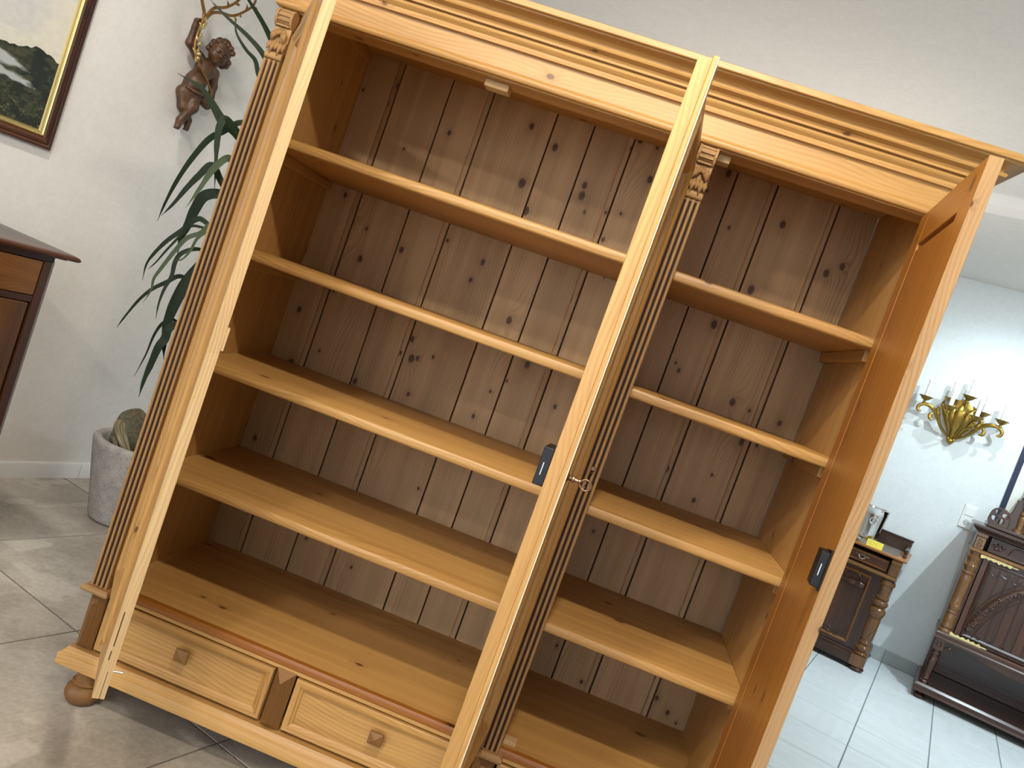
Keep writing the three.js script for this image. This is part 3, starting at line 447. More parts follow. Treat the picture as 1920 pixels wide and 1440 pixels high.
{ // carved cherub: x = along the wall, z = out from it; height relative to 1.59
  const t = thing('carved_cherub', 'small brown carved wooden cherub hanging on the wall with one arm raised', 'figurine', onLeft(.9, 0, .0), LEFT);
  const field = (size, cx, cy, cz, half, f) => {
    const mc = new MarchingCubes(size, M.carvedFigure, true, false, 400000); mc.isolation = 0;
    for (let k = 0; k < size; k++) for (let j = 0; j < size; j++) for (let i = 0; i < size; i++) mc.field[i + j * size + k * size * size] = -f(cx + (i - size / 2) / (size / 2) * half, cy + (j - size / 2) / (size / 2) * half, cz + (k - size / 2) / (size / 2) * half);
    mc.update();
    const n = mc.count, p = mc.positionArray.slice(0, n * 3), q = mc.normalArray.slice(0, n * 3);
    for (let i = 0; i < n * 3; i += 3) { p[i] = p[i] * half + cx; p[i + 1] = p[i + 1] * half + cy; p[i + 2] = p[i + 2] * half + cz; }
    const g = new THREE.BufferGeometry(); g.setAttribute('position', new THREE.BufferAttribute(new Float32Array(p), 3)); g.setAttribute('normal', new THREE.BufferAttribute(new Float32Array(q), 3)); return uvMetres(g, 'y');
  };
  const cap = (a, b, ra, rb) => { const ba = [b[0] - a[0], b[1] - a[1], b[2] - a[2]], l2 = ba[0] ** 2 + ba[1] ** 2 + ba[2] ** 2; return (x, y, z) => { const px = x - a[0], py = y - a[1], pz = z - a[2], h = clamp((px * ba[0] + py * ba[1] + pz * ba[2]) / l2); return Math.hypot(px - ba[0] * h, py - ba[1] * h, pz - ba[2] * h) - lerp(ra, rb, h); }; };
  const smin = (a, b, k) => { const h = Math.max(k - Math.abs(a - b), 0) / k; return Math.min(a, b) - h * h * k * .25; };
  const C = { shR: [-.016, 1.908, .052], elR: [-.080, 1.940, .058], wrR: [-.086, 2.006, .066], haR: [-.088, 2.030, .070], chest: [.030, 1.872, .052], belly: [-.004, 1.805, .062], hip: [-.012, 1.758, .052], neck: [.043, 1.915, .062],
    shL: [.078, 1.878, .050], elL: [.096, 1.828, .050], wrL: [.096, 1.782, .058], haL: [.094, 1.758, .060], hipA: [.014, 1.752, .062], knA: [.006, 1.704, .082], anA: [-.022, 1.634, .070], toA: [-.036, 1.606, .084], hipB: [-.038, 1.748, .052], knB: [-.022, 1.692, .062], anB: [.030, 1.650, .046], toB: [.028, 1.618, .058] };
  const bones = [[C.chest, C.belly, .036, .037, .03], [C.belly, C.hip, .037, .037, .03], [C.chest, C.neck, .032, .022, .02], [C.chest, C.shR, .03, .022, .02], [C.chest, C.shL, .03, .022, .02], [C.shR, C.elR, .0215, .018, .012], [C.elR, C.wrR, .0175, .0125, .008], [C.wrR, C.haR, .0125, .014, .008],
    [C.shL, C.elL, .0215, .0175, .012], [C.elL, C.wrL, .0175, .013, .008], [C.wrL, C.haL, .013, .014, .008], [C.hipA, C.knA, .029, .0245, .012], [C.knA, C.anA, .0235, .0155, .010], [C.anA, C.toA, .017, .013, .008], [C.hipB, C.knB, .029, .024, .012], [C.knB, C.anB, .024, .0165, .010], [C.anB, C.toB, .017, .012, .008]].map(([a, b, ra, rb, k]) => [cap(a, b, ra, rb), k]);
  for (const [h, dx] of [[C.haR, 1], [C.haL, 1]]) for (let k = 0; k < 4; k++) bones.push([cap([h[0] + (k - 1.5) * .006, h[1], h[2] + .006], [h[0] + (k - 1.5) * .005 + .004, h[1] + .012 * (h === C.haR ? 1 : -1), h[2] + .016], .0042, .0034), .004]);
  bones.push([cap([C.haR[0] + .008, C.haR[1] - .008, C.haR[2] + .004], [C.haR[0] + .016, C.haR[1] + .002, C.haR[2] + .012], .0044, .0036), .004]);
  for (const [a, s] of [[C.toA, -1], [C.toB, -1]]) for (let k = 0; k < 5; k++) bones.push([cap(a, [a[0] - .006 + (k - 2) * .0055, a[1] - .010, a[2] + .006 - Math.abs(k - 1) * .001], .006, .0042), .003]);
  const body = (x, y, z) => { let d = 1; for (const [f, k] of bones) { d = smin(d, f(x, y, z), k); } const nav = Math.hypot(x + .002, y - 1.795, z - .106) - .004; return Math.max(d, -nav); };
  // head: looks down to the viewer's right, tilted to its left shoulder
  const hc = V3(.052, 1.965, .082), fwd = V3(-.38, -.22, .9).normalize(), tl = 17 * Math.PI / 180, up0 = V3(Math.sin(tl), Math.cos(tl), 0), rt = up0.clone().cross(fwd).normalize(), up = fwd.clone().cross(rt).normalize();
  const sph = (a, b, c, r, s = [1, 1, 1]) => (X, Yh, Z) => { const q = Math.hypot((X - a) / s[0], (Yh - b) / s[1], (Z - c) / s[2]); return (q - r) * Math.min(...s); };
  const skull = sph(0, .006, -.006, .047, [.98, 1.06, 1]), jaw = sph(0, -.022, .010, .034, [1.02, 1, 1]), chin = sph(0, -.042, .026, .013), cheeks = [-1, 1].map((s) => sph(s * .021, -.021, .024, .018)), nose = cap([0, .002, .041], [0, -.0125, .050], .0042, .0072), brow = [-1, 1].map((s) => cap([s * .006, .008, .040], [s * .024, .009, .031], .0055, .005)), lipU = cap([-.0085, -.0255, .041], [.0085, -.0255, .041], .0034, .0034), lipL = cap([-.006, -.0305, .041], [.006, -.0305, .041], .0036, .0036), sockets = [-1, 1].map((s) => sph(s * .0155, -.001, .044, .0095, [1.2, .8, 1])), eyes = [-1, 1].map((s) => sph(s * .0155, -.0015, .0335, .0085, [1.1, .85, 1])), ears = [-1, 1].map((s) => sph(s * .048, -.008, -.004, .010, [.5, 1.2, .8]));
  const r = rng(9), curls = []; for (let i = 0; i < 46; i++) { const a = r() * Math.PI * 2, e = -.35 + r() * 1.9, dx = Math.cos(e) * Math.cos(a), dz = Math.cos(e) * Math.sin(a), dy = Math.sin(e); if (dz > .2 && dy < .72) continue; curls.push(sph(dx * .043, .006 + dy * .044, -.010 + dz * .041, .009 + r() * .004)); }
  for (const [a, b, c, q] of [[.047, -.012, .012, .014], [.050, -.028, .004, .014], [.040, -.040, -.002, .013], [-.046, .0, .010, .012], [-.046, -.018, 0, .012], [.004, .046, .022, .010], [.020, .042, .024, .011], [-.014, .043, .022, .010], [.036, .03, .020, .012], [-.034, .030, .018, .010]]) curls.push(sph(a, b, c, q));
  const head = (x, y, z) => {
    const dx = x - hc.x, dy = y - hc.y, dz = z - hc.z, X = dx * rt.x + dy * rt.y + dz * rt.z, Yh = dx * up.x + dy * up.y + dz * up.z, Z = dx * fwd.x + dy * fwd.y + dz * fwd.z;
    let d = smin(skull(X, Yh, Z), jaw(X, Yh, Z), .02); d = smin(d, chin(X, Yh, Z), .012); for (const c of cheeks) d = smin(d, c(X, Yh, Z), .012); for (const b of brow) d = smin(d, b(X, Yh, Z), .006);
    for (const s of sockets) d = Math.max(d, -s(X, Yh, Z)); for (const e of eyes) d = smin(d, e(X, Yh, Z), .0015);
    d = smin(d, nose(X, Yh, Z), .005); d = smin(d, lipU(X, Yh, Z), .0025); d = smin(d, lipL(X, Yh, Z), .002); for (const e of ears) d = smin(d, e(X, Yh, Z), .004);
    for (const c of curls) d = smin(d, c(X, Yh, Z), .0035);
    const nk = cap([C.neck[0], C.neck[1] - .01, C.neck[2]], [hc.x, hc.y - .02, hc.z - .008], .024, .024)(x, y, z); return smin(d, nk, .012);
  };
  part(t, 'cherub_body', joined([field(150, 0, 1.83, .06, .27, body), field(96, .052, 1.96, .078, .082, head)]), M.carvedFigure);
  part(t, 'drapery', joined([limb([[.030, 1.770, .045], [.062, 1.752, .062], [.088, 1.742, .06], [.10, 1.752, .045]], [[.012, .016], [.022, .020], [.020, .018], [.008, .010]], { sides: 12, ref: V3(0, 0, 1) }), limb([[-.05, 1.772, .075], [-.01, 1.764, .104], [.03, 1.772, .100], [.055, 1.785, .07]], [.006, .008, .008, .005], { sides: 8 })]), M.carvedFigure);
}
{ // gilded branch in the cherub's hands
  const t = thing('gilded_branch', 'curling gilded vine branch held up by the carved cherub', 'ornament', onLeft(.9, 0, 0), LEFT), z = .098;
  const A = [[.094, 1.735, .085], [.081, 1.75, .094], [.03, 1.805, .116], [-.034, 1.861, .112], [-.066, 1.9, .098], [-.078, 1.936, .090], [-.084, 2.001, .094], [-.084, 2.042, z], [-.091, 2.07, z], [-.117, 2.109, z], [-.12, 2.16, .09], [-.09, 2.21, .08]];
  part(t, 'stem', limb(A, [.003, .004, .0045, .0045, .006, .0065, .007, .0075, .007, .0065, .005, .003], { steps: 70 }), M.giltDark);
  part(t, 'twig', limb([[-.086, 2.05, z], [-.076, 2.062, z], [-.055, 2.104, z], [.003, 2.140, z], [.04, 2.182, z], [.067, 2.225, .09], [.08, 2.27, .08]], [.0055, .0065, .0065, .006, .0055, .004, .002], { steps: 40 }), M.giltDark);
  part(t, 'twig', limb([[-.082, 2.03, z], [-.056, 2.083, z], [-.015, 2.106, z], [.042, 2.122, z], [.091, 2.165, z], [.132, 2.218, .09], [.135, 2.26, .08], [.11, 2.30, .07]], [.0055, .0065, .006, .006, .0055, .005, .004, .002], { steps: 44 }), M.giltDark);
  const lf = (x, y, a, l, w = .007) => limb([[x, y, z + .002], [x + Math.cos(a) * l * .5, y + Math.sin(a) * l * .5, z + .009], [x + Math.cos(a) * l, y + Math.sin(a) * l, z + .003]], [[.0015, .001], [w, .0022], [.0008, .0006]], { ref: V3(0, 0, 1), sides: 8, steps: 12 });
  [[-.083, 2.000, 1.2, .035], [-.083, 2.000, 2.1, .03], [-.084, 2.018, .8, .032], [-.084, 2.03, 1.4, .034], [-.076, 1.94, .9, .026], [-.078, 1.95, 2.2, .026], [-.08, 1.965, 1.3, .03], [-.07, 1.902, .6, .030], [-.07, 1.902, 1.5, .036], [-.07, 1.900, 2.4, .032], [-.068, 1.898, -.4, .026], [-.068, 1.895, -1.4, .030], [-.05, 1.88, -.9, .022]].forEach(([x, y, a, l]) => part(t, 'leaf', lf(x, y, a, l), M.gilt));
  [[.003, 2.140, 2.0, .026], [.03, 2.17, .2, .03], [.042, 2.122, -.6, .030], [.091, 2.165, 1.6, .034], [.06, 2.14, -.2, .024], [.12, 2.20, .1, .03], [-.05, 2.108, 2.6, .022]].forEach(([x, y, a, l]) => part(t, 'leaf', lf(x, y, a, l, .006), M.giltDark));
}
const POT = UV(-1.053, 0, .871);
{ // concrete planter with a strap-leaved plant, a stone and driftwood
  const t = thing('concrete_planter', 'round tapering light grey concrete planter standing beside the left wall', 'planter', POT);
  part(t, 'pot', turned([[0, 0], [.098, 0], [.112, .008], [.118, .022], [.182, .318], [.183, .328], [.178, .336], [.168, .338], [.154, .336], [.148, .330], [.142, .29], [0, .285]], 0, 0, 0, 56), M.concrete);
  part(t, 'soil', turned([[0, .284], [.08, .296], [.142, .290], [.141, .280], [0, .276]], 0, 0, 0, 30), M.soil);
  const st = thing('stone_slab', 'flat rough brown stone leaning in the concrete planter', 'stone', POT), s = noise2(808), g = ellipsoid(0, 0, 0, .085, .10, .022, 28), p = g.attributes.position;
  for (let i = 0; i < p.count; i++) { const k = 1 + (s(p.getX(i) * 30 + 9, p.getY(i) * 30 + 4) - .5) * .22; p.setXYZ(i, p.getX(i) * k, p.getY(i) * k, p.getZ(i) * (1 + (s(p.getX(i) * 60, p.getY(i) * 60 + 7) - .5) * .5)); }
  g.rotateX(-.25); g.rotateY(.75); g.translate(-.035, .365, .02); part(st, 'slab', uvMetres(finish(mergeVertices(g), 1.2), 'y'), M.slate);
  const dw = thing('driftwood', 'weathered grey piece of driftwood resting in the planter against the stone', 'wood', POT);
  part(dw, 'branch', limb([[-.085, .415, .045], [-.075, .385, .062], [-.035, .345, .085], [.02, .30, .10]], [[.020, .012], [.026, .014], [.020, .012], [.010, .008]], { sides: 9, steps: 26, crease: .35 }), M.bark);
  part(dw, 'branch', limb([[-.09, .400, .035], [-.09, .36, .06], [-.06, .325, .088], [-.03, .298, .10]], [[.012, .010], [.014, .010], [.009, .008], [.005, .004]], { sides: 7, steps: 20, crease: .35 }), M.bark);
}
{
  const t = thing('strap_leaf_plant', 'tall green house plant with long drooping pointed leaves in the concrete planter', 'plant', POT);
  part(t, 'trunk', limb([[.03, .27, .02], [.05, .7, .03], [.06, 1.1, .03], [.055, 1.5, .02], [.07, 1.9, 0]], [.022, .02, .018, .016, .012], { sides: 10, steps: 40 }), M.bark);
  const sec = [[-1, .10], [-.5, -.06], [0, -.22], [.5, -.06], [1, .10], [.5, .12], [0, -.02], [-.5, .12]];   // shallow folded blade
  const out = V3(1.05, .55, 2.9).normalize();              // the blades turn their faces to the light of the room
  const leaf = (pts, w, m = M.leaf) => { const n = pts.length, q = pts.map((a) => V3(a[0] / 1000, a[1] / 1000, a[2] / 1000)); part(t, 'leaf', limb(q, q.map((_, i) => { const f = i / (n - 1), k = Math.sin(Math.PI * Math.pow(clamp(f * .97 + .02), .62)) ** .75; return [Math.max(.0008, w * k), Math.max(.0008, w * .35 * k)]; }), { section: sec, steps: 40, ref: out, crease: 1.2 }), m); };
  leaf([[60, 1560, -20], [-17, 1637, 9], [-50, 1655, 26], [-78, 1665, 41], [-119, 1705, 62], [-173, 1752, 91], [-259, 1771, 135]], .021);
  leaf([[60, 1560, 20], [1, 1640, 56], [-45, 1670, 90], [-50, 1640, 100], [-35, 1570, 106], [-17, 1509, 108], [15, 1395, 105]], .015);
  leaf([[50, 1660, -10], [-15, 1689, 8], [-80, 1629, 14], [-125, 1587, 9], [-169, 1501, 4], [-208, 1392, -4], [-236, 1288, -18], [-255, 1206, -36]], .013);
  leaf([[50, 1380, 30], [-2, 1445, 58], [-48, 1487, 70], [-82, 1430, 77], [-111, 1370, 81], [-141, 1295, 85], [-171, 1234, 89]], .014);
  leaf([[60, 1480, 60], [30, 1532, 105], [2, 1471, 140], [-11, 1392, 161], [-30, 1296, 185]], .014, M.leafPale);
  leaf([[180, 1690, -120], [116, 1796, -61], [-23, 1964, -2], [-93, 2009, 21], [-198, 2054, 61], [-262, 2088, 81]], .011);
  leaf([[170, 1720, -110], [94, 1874, -49], [-9, 2032, 19], [-54, 2084, 56], [-100, 2126, 95], [-122, 2150, 120]], .011);
  leaf([[120, 1690, -20], [61, 1795, 25], [6, 1883, 53], [-16, 1924, 65], [-52, 1946, 84], [-99, 1992, 108], [-114, 2033, 116]], .009);
  leaf([[55, 1370, 0], [-15, 1392, 8], [-64, 1365, 22], [-84, 1304, 21], [-96, 1234, 16], [-107, 1175, 11], [-108, 1107, 0]], .022);
  leaf([[50, 1240, 40], [-4, 1269, 58], [-31, 1274, 64], [-56, 1250, 70], [-76, 1214, 72], [-116, 1154, 85], [-147, 1090, 93], [-164, 1040, 94], [-165, 972, 86]], .011);
  leaf([[50, 1240, 60], [6, 1246, 87], [-36, 1236, 98], [-60, 1195, 99], [-95, 1119, 106], [-123, 1052, 110], [-143, 1023, 108]], .006);
  leaf([[60, 1300, 50], [32, 1266, 96], [16, 1226, 105], [-21, 1189, 124], [-44, 1130, 136], [-69, 1046, 149], [-81, 998, 155], [-78, 953, 154], [-90, 899, 160]], .009, M.leafPale);
  leaf([[60, 1240, 90], [48, 1235, 122], [25, 1201, 134], [15, 1145, 139], [-2, 1104, 148], [-19, 1093, 157]], .006, M.leafPale);
  leaf([[55, 1170, 50], [4, 1156, 95], [-29, 1122, 118], [-35, 1082, 128], [-29, 1032, 131], [-36, 969, 141], [-35, 912, 147], [-26, 855, 149]], .009);
  leaf([[30, 980, 0], [-33, 1031, 17], [-58, 1030, 30], [-88, 994, 46], [-124, 952, 65], [-153, 899, 80], [-184, 806, 96], [-196, 762, 102]], .009);
  leaf([[50, 1160, 20], [34, 1124, 39], [-2, 1020, 57], [-16, 939, 65], [-21, 847, 67], [-12, 771, 62], [5, 700, 54]], .024);
  leaf([[30, 850, 20], [-27, 862, 48], [-37, 850, 46], [-53, 828, 48], [-67, 783, 49], [-77, 689, 47], [-94, 592, 49]], .007);
  leaf([[40, 880, 50], [6, 832, 87], [3, 782, 93], [-4, 756, 102], [-10, 672, 109], [-13, 607, 115], [-10, 537, 118]], .017);
  const lr = rng(515);                                       // the far side of the plant
  for (let k = 0; k < 11; k++) { const y = 900 + k * 92 + lr() * 40, a = -.25 + (k % 4) * .42 + lr() * .2, L = 190 + lr() * 110, cx = Math.cos(a), cz = -Math.sin(a); leaf([[55, y, 10], [55 + cx * L * .35, y + 70, 10 + cz * L * .35], [55 + cx * L * .75, y + 20, 10 + cz * L * .75], [55 + cx * L, y - 130 - lr() * 90, 10 + cz * L]], .010 + lr() * .006, k % 3 ? M.leaf : M.leafPale); }
}

// ------------------------------------------------------------------ the far room
{ // small carved cabinet; front is local z = 0
  const t = thing('carved_cabinet', 'small dark carved cabinet with turned corner columns, a drawer and one door', 'cabinet', UV(1.39, 0, 4.25), FAR), w = .235, D = -.60, P = (n, g, m, l) => part(t, n, g, m, l);
  P('carcase', joined([box(-w + .012, -w + .032, .09, .735, D, -.05, 'y'), box(w - .032, w - .012, .09, .735, D, -.05, 'y'), box(-w + .012, w - .012, .09, .11, D, -.03, 'x'), box(-w + .012, w - .012, .09, .735, D, D + .015, 'y'), box(-w + .02, w - .02, .62, .634, -.06, -.03, 'x'), box(-w + .03, -.165, .11, .72, -.06, -.035, 'y'), box(.165, w - .03, .11, .72, -.06, -.035, 'y')]), M.dark);
  P('plinth', sweep([[-.03, .03], [.006, .03], [.006, .075], [.002, .082], [-.004, .092], [-.03, .092]], [[w - .004, D], [w - .004, -.012], [-w + .004, -.012], [-w + .004, D]], xz(0)), M.dark);
  for (const s of [-1, 1]) {
    P('column_block', box(s * .192 - .046, s * .192 + .043, .03, .10, -.09, .006, 'y', .004), M.oak);
    const col = [[0, .10], [.030, .10], [.033, .108], [.030, .118], [.024, .124], [.03, .134], [.034, .148], [.030, .160], [.022, .168], [.027, .178], [.029, .186], [.024, .196], [.022, .204], [.025, .212], [.026, .225], [.0285, .26], [.0295, .32], [.029, .345], [.026, .352], [.031, .358], [.031, .366], [.034, .372], [.038, .392], [.036, .408], [.028, .418], [.024, .424], [.033, .434], [.036, .448], [.032, .460], [.024, .468], [.030, .476], [.030, .486], [.024, .494], [.026, .540], [.028, .562], [.034, .570], [.034, .582], [.03, .595], [0, .595]].map(([r, y]) => [r * 1.34, y]);
    const c = P('column', turned(col, s * .192, 0, -.046, 30), M.oak, 'turned glossy corner column');
    for (let k = 0; k < 3; k++) { const pts = []; for (let i = 0; i <= 10; i++) { const a = k * 2.1 + i * .16 * s, y = .228 + i * .0105; pts.push([s * .192 + Math.sin(a) * .039, y, -.046 + Math.cos(a) * .039]); } part(c, 'spiral_line', limb(pts, [.001, .0022, .0022, .001], { sides: 6, steps: 16 }), M.dark); }
    P('corner_carving', joined([box(s * .2 - .028, s * .2 + .028, .628, .722, -.07, -.006, 'y', .003), uvMetres(new THREE.TorusGeometry(.012, .003, 6, 16).translate(s * .2 - .010, .685, -.005), 'y'), uvMetres(new THREE.TorusGeometry(.011, .003, 6, 16).translate(s * .2 + .010, .668, -.005), 'y'), box(s * .2 - .03, s * .2 + .03, .705, .73, -.07, .0, 'x', .003)]), M.oak);
  }
  P('middle_rail', sweep([[-.03, .606], [.004, .606], [.010, .612], [.010, .620], [.004, .628], [-.03, .628]], [[w - .012, D], [w - .012, -.004], [-w + .012, -.004], [-w + .012, D]], xz(0)), M.oak);
  const dr = P('drawer_front', box(-.162, .162, .636, .712, -.05, -.022, 'x', .004), M.dark); 
  part(dr, 'drawer_moulding', sweep([[-.012, 0], [-.010, .004], [-.004, .006], [0, .003], [0, 0]], [[-.158, .64], [.158, .64], [.158, .708], [-.158, .708]], xy(-.022), { closed: true }), M.walnut);
  part(dr, 'drawer_pull', joined([plate(spline([[-.045, 0], [-.034, .008], [-.022, .004], [-.012, .012], [0, .010], [.012, .012], [.022, .004], [.034, .008], [.045, 0], [.034, -.006], [.022, -.002], [.0, .0], [-.022, -.002], [-.034, -.006]], 56), .003).translate(.004, .680, -.018), uvMetres(new THREE.TorusGeometry(.020, .0026, 8, 24, Math.PI).rotateZ(Math.PI).rotateX(-.3).translate(.004, .680, -.012), 'y')]), M.silver, 'bright metal swing handle');
  const d = P('door', box(-.162, .162, .112, .602, -.055, -.034, 'y', .002), M.dark);
  part(d, 'panel_moulding', sweep([[0, 0], [-.002, .010], [-.008, .014], [-.014, .010], [-.022, .002], [-.022, 0]], [[-.098, .132], [.098, .132], [.098, .582], [-.098, .582]], xy(-.034), { closed: true }), M.walnut);
  part(d, 'panel_carving', joined([...[-1, 1].flatMap((s) => [limb([[0, .165, -.031], [s * .02, .158, -.027], [s * .04, .172, -.027], [s * .036, .188, -.027], [s * .022, .186, -.028]], [.003, .005, .005, .004, .002], { sides: 6 }), limb([[s * .05, .155, -.031], [s * .058, .175, -.028], [s * .062, .2, -.031]], [.003, .004, .001], { sides: 6 }), uvMetres(ellipsoid(s * .012, .176, -.030, .006, .006, .005), 'y')])]), M.dark);
  part(d, 'panel_ornament', joined([turned([[0, -.075], [.008, -.072], [.013, -.062], [.009, -.054], [.013, -.048], [.018, -.04], [.012, -.03], [.019, -.02], [.021, .0], [.017, .022], [.023, .034], [.024, .056], [.016, .076], [0, .084]], 0, 0, 0, 20).rotateZ(-Math.PI / 2).translate(.0, .505, -.018), uvMetres(new THREE.TorusGeometry(.05, .006, 8, 24, Math.PI).translate(0, .515, -.030), 'y')]), M.dark, 'glossy carved boss on the door');
  P('top', sweep([[-.05, .735], [.002, .735], [.010, .741], [.012, .746], [.008, .751], [-.05, .751]], [[w + .004, D], [w + .004, .008], [-w - .004, .008], [-w - .004, D]], xz(0)), mat({ map: rawTex, color: 0xd8a868, roughness: .3 }), 'light honey front edge of the top');
  P('top_board', box(-w, w, .738, .7505, D, .004, 'x', 0), mat({ color: 0x9c9388, roughness: .12 }), 'polished stone top');
  P('gallery', joined([box(-w + .004, w - .004, .751, .825, D + .01, D + .026, 'x'), box(-w, w, .825, .84, D + .004, D + .032, 'x', .004), box(w - .02, w - .006, .751, .79, D + .03, -.16, 'z'), box(-w + .006, -w + .02, .751, .79, D + .03, -.16, 'z'), box(w - .024, w - .002, .79, .80, D + .03, -.15, 'z', .003), box(-w + .002, -w + .024, .79, .80, D + .03, -.15, 'z', .003), ...[-1, 1].map((s) => turned([[0, .751], [.010, .751], [.012, .76], [.007, .77], [.011, .785], [.009, .80], [0, .806]], s * (w - .013), 0, -.14))]), M.dark);
  for (const s of [-1, 1]) for (const z of [-.035, D + .05]) P('bun_foot', turned([[0, 0], [.03, 0], [.042, .008], [.045, .018], [.040, .028], [.026, .033], [0, .033]], s * .2, 0, z), M.dark);
}
{ const t = thing('silver_bucket', 'shiny silver ice bucket with a ring handle on the small carved cabinet', 'bucket', UV(1.365, .7505, 4.40), FAR);
  part(t, 'bucket', turned([[0, .004], [.054, .004], [.058, 0], [.062, .008], [.066, .05], [.078, .19], [.081, .222], [.084, .226], [.086, .231], [.083, .234], [.079, .228], [.064, .05], [.058, .012], [0, .012]], 0, 0, 0, 48), M.silver);
  part(t, 'ring_handle', joined([uvMetres(new THREE.TorusGeometry(.021, .0032, 8, 28).translate(0, -.021, 0), 'y'), uvMetres(ellipsoid(0, .002, -.004, .010, .012, .010), 'y')]).rotateX(-.1).translate(.012, .172, .083), M.silver);
  const d = thing('silver_dish', 'low silver dish at the foot of the bucket', 'dish', UV(1.30, .7505, 4.285), FAR); part(d, 'bowl', turned([[0, .002], [.02, .002], [.022, 0], [.024, .003], [.045, .012], [.054, .022], [.056, .024], [.054, .026], [.043, .015], [.02, .007], [0, .007]], 0, 0, 0, 36), M.silver);
  const c = thing('price_card', 'small yellow price card leaning on the carved cabinet top', 'card', UV(1.435, .7505, 4.29), FAR);
  const cv = document.createElement('canvas'); cv.width = 256; cv.height = 112; const x = cv.getContext('2d'); x.fillStyle = '#ead850'; x.fillRect(0, 0, 256, 112); x.fillStyle = '#8f842e'; for (const [y, l] of [[26, 190], [50, 150], [74, 180]]) for (let k = 16; k < l; k += 14) x.fillRect(k + (k * 7 % 5), y, 6 + (k * 13 % 6), 7);
  const tx = new THREE.CanvasTexture(cv); tx.colorSpace = THREE.SRGBColorSpace;
  part(c, 'card', new THREE.BoxGeometry(.096, .042, .0016).translate(0, .021, 0).rotateX(-.22), mat({ map: tx, roughness: .6 })).rotation.y = .1; }
{ // large carved sideboard, runs out of the picture on the right
  const t = thing('carved_sideboard', 'large dark carved sideboard with brass strap hinges and an open lower shelf', 'sideboard', UV(1.925, 0, 4.33), FAR), L = 1.36, D = -.50, P = (n, g, m, l) => part(t, n, g, m, l);
  P('top', sweep([[-.06, 1.072], [.0, 1.072], [.006, 1.080], [.018, 1.088], [.030, 1.096], [.036, 1.104], [.036, 1.112], [.030, 1.118], [-.06, 1.118]], [[L, D], [L, 0], [0, 0], [0, D]], xz(0)), M.dark); P('top_board', box(0, L, 1.09, 1.117, D, 0, 'x', 0), M.dark);
  P('carcase', joined([box(.004, .024, .40, 1.072, D, -.03, 'y'), box(L - .024, L - .004, .40, 1.072, D, -.03, 'y'), box(.004, L - .004, .40, .425, D, -.03, 'x'), box(.004, L - .004, .40, 1.07, D, D + .015, 'y'), box(.02, L - .02, .958, .975, -.07, -.022, 'x'), box(.02, .078, .425, .96, -.06, -.03, 'y'), box(L - .078, L - .02, .425, .96, -.06, -.03, 'y')]), M.dark);
  P('lower_back', joined([box(.03, L - .03, .10, .40, D, D + .012, 'x'), box(.06, L - .06, .13, .15, D + .012, D + .02, 'x'), box(.06, L - .06, .36, .38, D + .012, D + .02, 'x')]), M.dark);
  P('frieze_rail', sweep([[-.03, .953], [.006, .953], [.012, .959], [.012, .966], [.004, .975], [-.03, .975]], [[L - .006, D], [L - .006, -.004], [.006, -.004], [.006, D]], xz(0)), M.oak);
  P('waist_rail', sweep([[-.03, .385], [.006, .385], [.012, .395], [.008, .402], [.012, .41], [.012, .424], [.004, .432], [-.03, .432]], [[L - .006, D], [L - .006, -.004], [.006, -.004], [.006, D]], xz(0)), M.dark);
  for (const [k, c] of [.35, 1.01].entries()) { const a = .082 + k * .6, b = a + .596;
    const dr = P('drawer_front', box(a, b, .978, 1.068, -.06, -.024, 'x', .003), M.walnutDark);
    part(dr, 'drawer_moulding', sweep([[-.008, 0], [-.006, .004], [0, .004], [0, 0]], [[a + .004, .982], [b - .004, .982], [b - .004, 1.064], [a + .004, 1.064]], xy(-.024), { closed: true }), M.dark);
    part(dr, 'drawer_carving', joined([limb(spline([[a + .11, 1.0], [a + .13, 1.045], [a + .2, 1.05], [a + .3, 1.048], [a + .4, 1.05], [a + .48, 1.04], [a + .5, 1.0]], 30, false).map(([x, y]) => [x, y, -.022]), [.004, .005, .005, .005, .004], { sides: 8, steps: 40 }), ...[[.03, 1.028], [.05, 1.04], [.075, 1.03], [.06, 1.012], [.04, 1.010]].map(([x, y]) => uvMetres(ellipsoid(a + x, y, -.022, .014, .009, .007), 'y'))]), M.dark); }
  for (const x of [.034, L - .034]) {
    P('frieze_block', joined([box(x - .026, x + .026, .975, 1.05, -.07, -.006, 'y', .003), box(x - .03, x + .03, 1.05, 1.072, -.07, .0, 'x', .003), uvMetres(new THREE.TorusGeometry(.010, .0028, 6, 14).translate(x, 1.022, -.005), 'y'), uvMetres(new THREE.TorusGeometry(.010, .0028, 6, 14).translate(x, 1.000, -.005), 'y')]), M.oak);
    P('column', turned([[0, .432], [.032, .432], [.034, .44], [.030, .452], [.024, .458], [.029, .466], [.029, .474], [.026, .482], [.027, .50], [.027, .545], [.025, .552], [.029, .558], [.029, .566], [.024, .573], [.027, .58], [.027, .59], [.030, .596], [.030, .604], [.025, .612], [.0245, .66], [.026, .76], [.0275, .80], [.025, .808], [.030, .815], [.030, .823], [.025, .83], [.027, .845], [.031, .852], [.033, .866], [.028, .876], [.026, .895], [.030, .905], [.033, .915], [.033, .925], [.026, .935], [.03, .953], [0, .953]].map(([r, y]) => [r * 1.22, y]), x, 0, -.04, 28), M.oak, 'turned glossy column');
    P('leg_block', joined([box(x - .027, x + .027, .318, .388, -.068, -.008, 'y', .003), uvMetres(new THREE.TorusGeometry(.012, .003, 6, 16).translate(x, .352, -.007), 'y')]), M.dark);
    P('leg', turned([[0, .098], [.026, .098], [.026, .112], [.018, .12], [.024, .128], [.020, .14], [.018, .16], [.025, .20], [.029, .25], [.027, .27], [.021, .282], [.027, .29], [.027, .30], [.022, .308], [.026, .318], [0, .318]], x, 0, -.038, 24), M.dark);
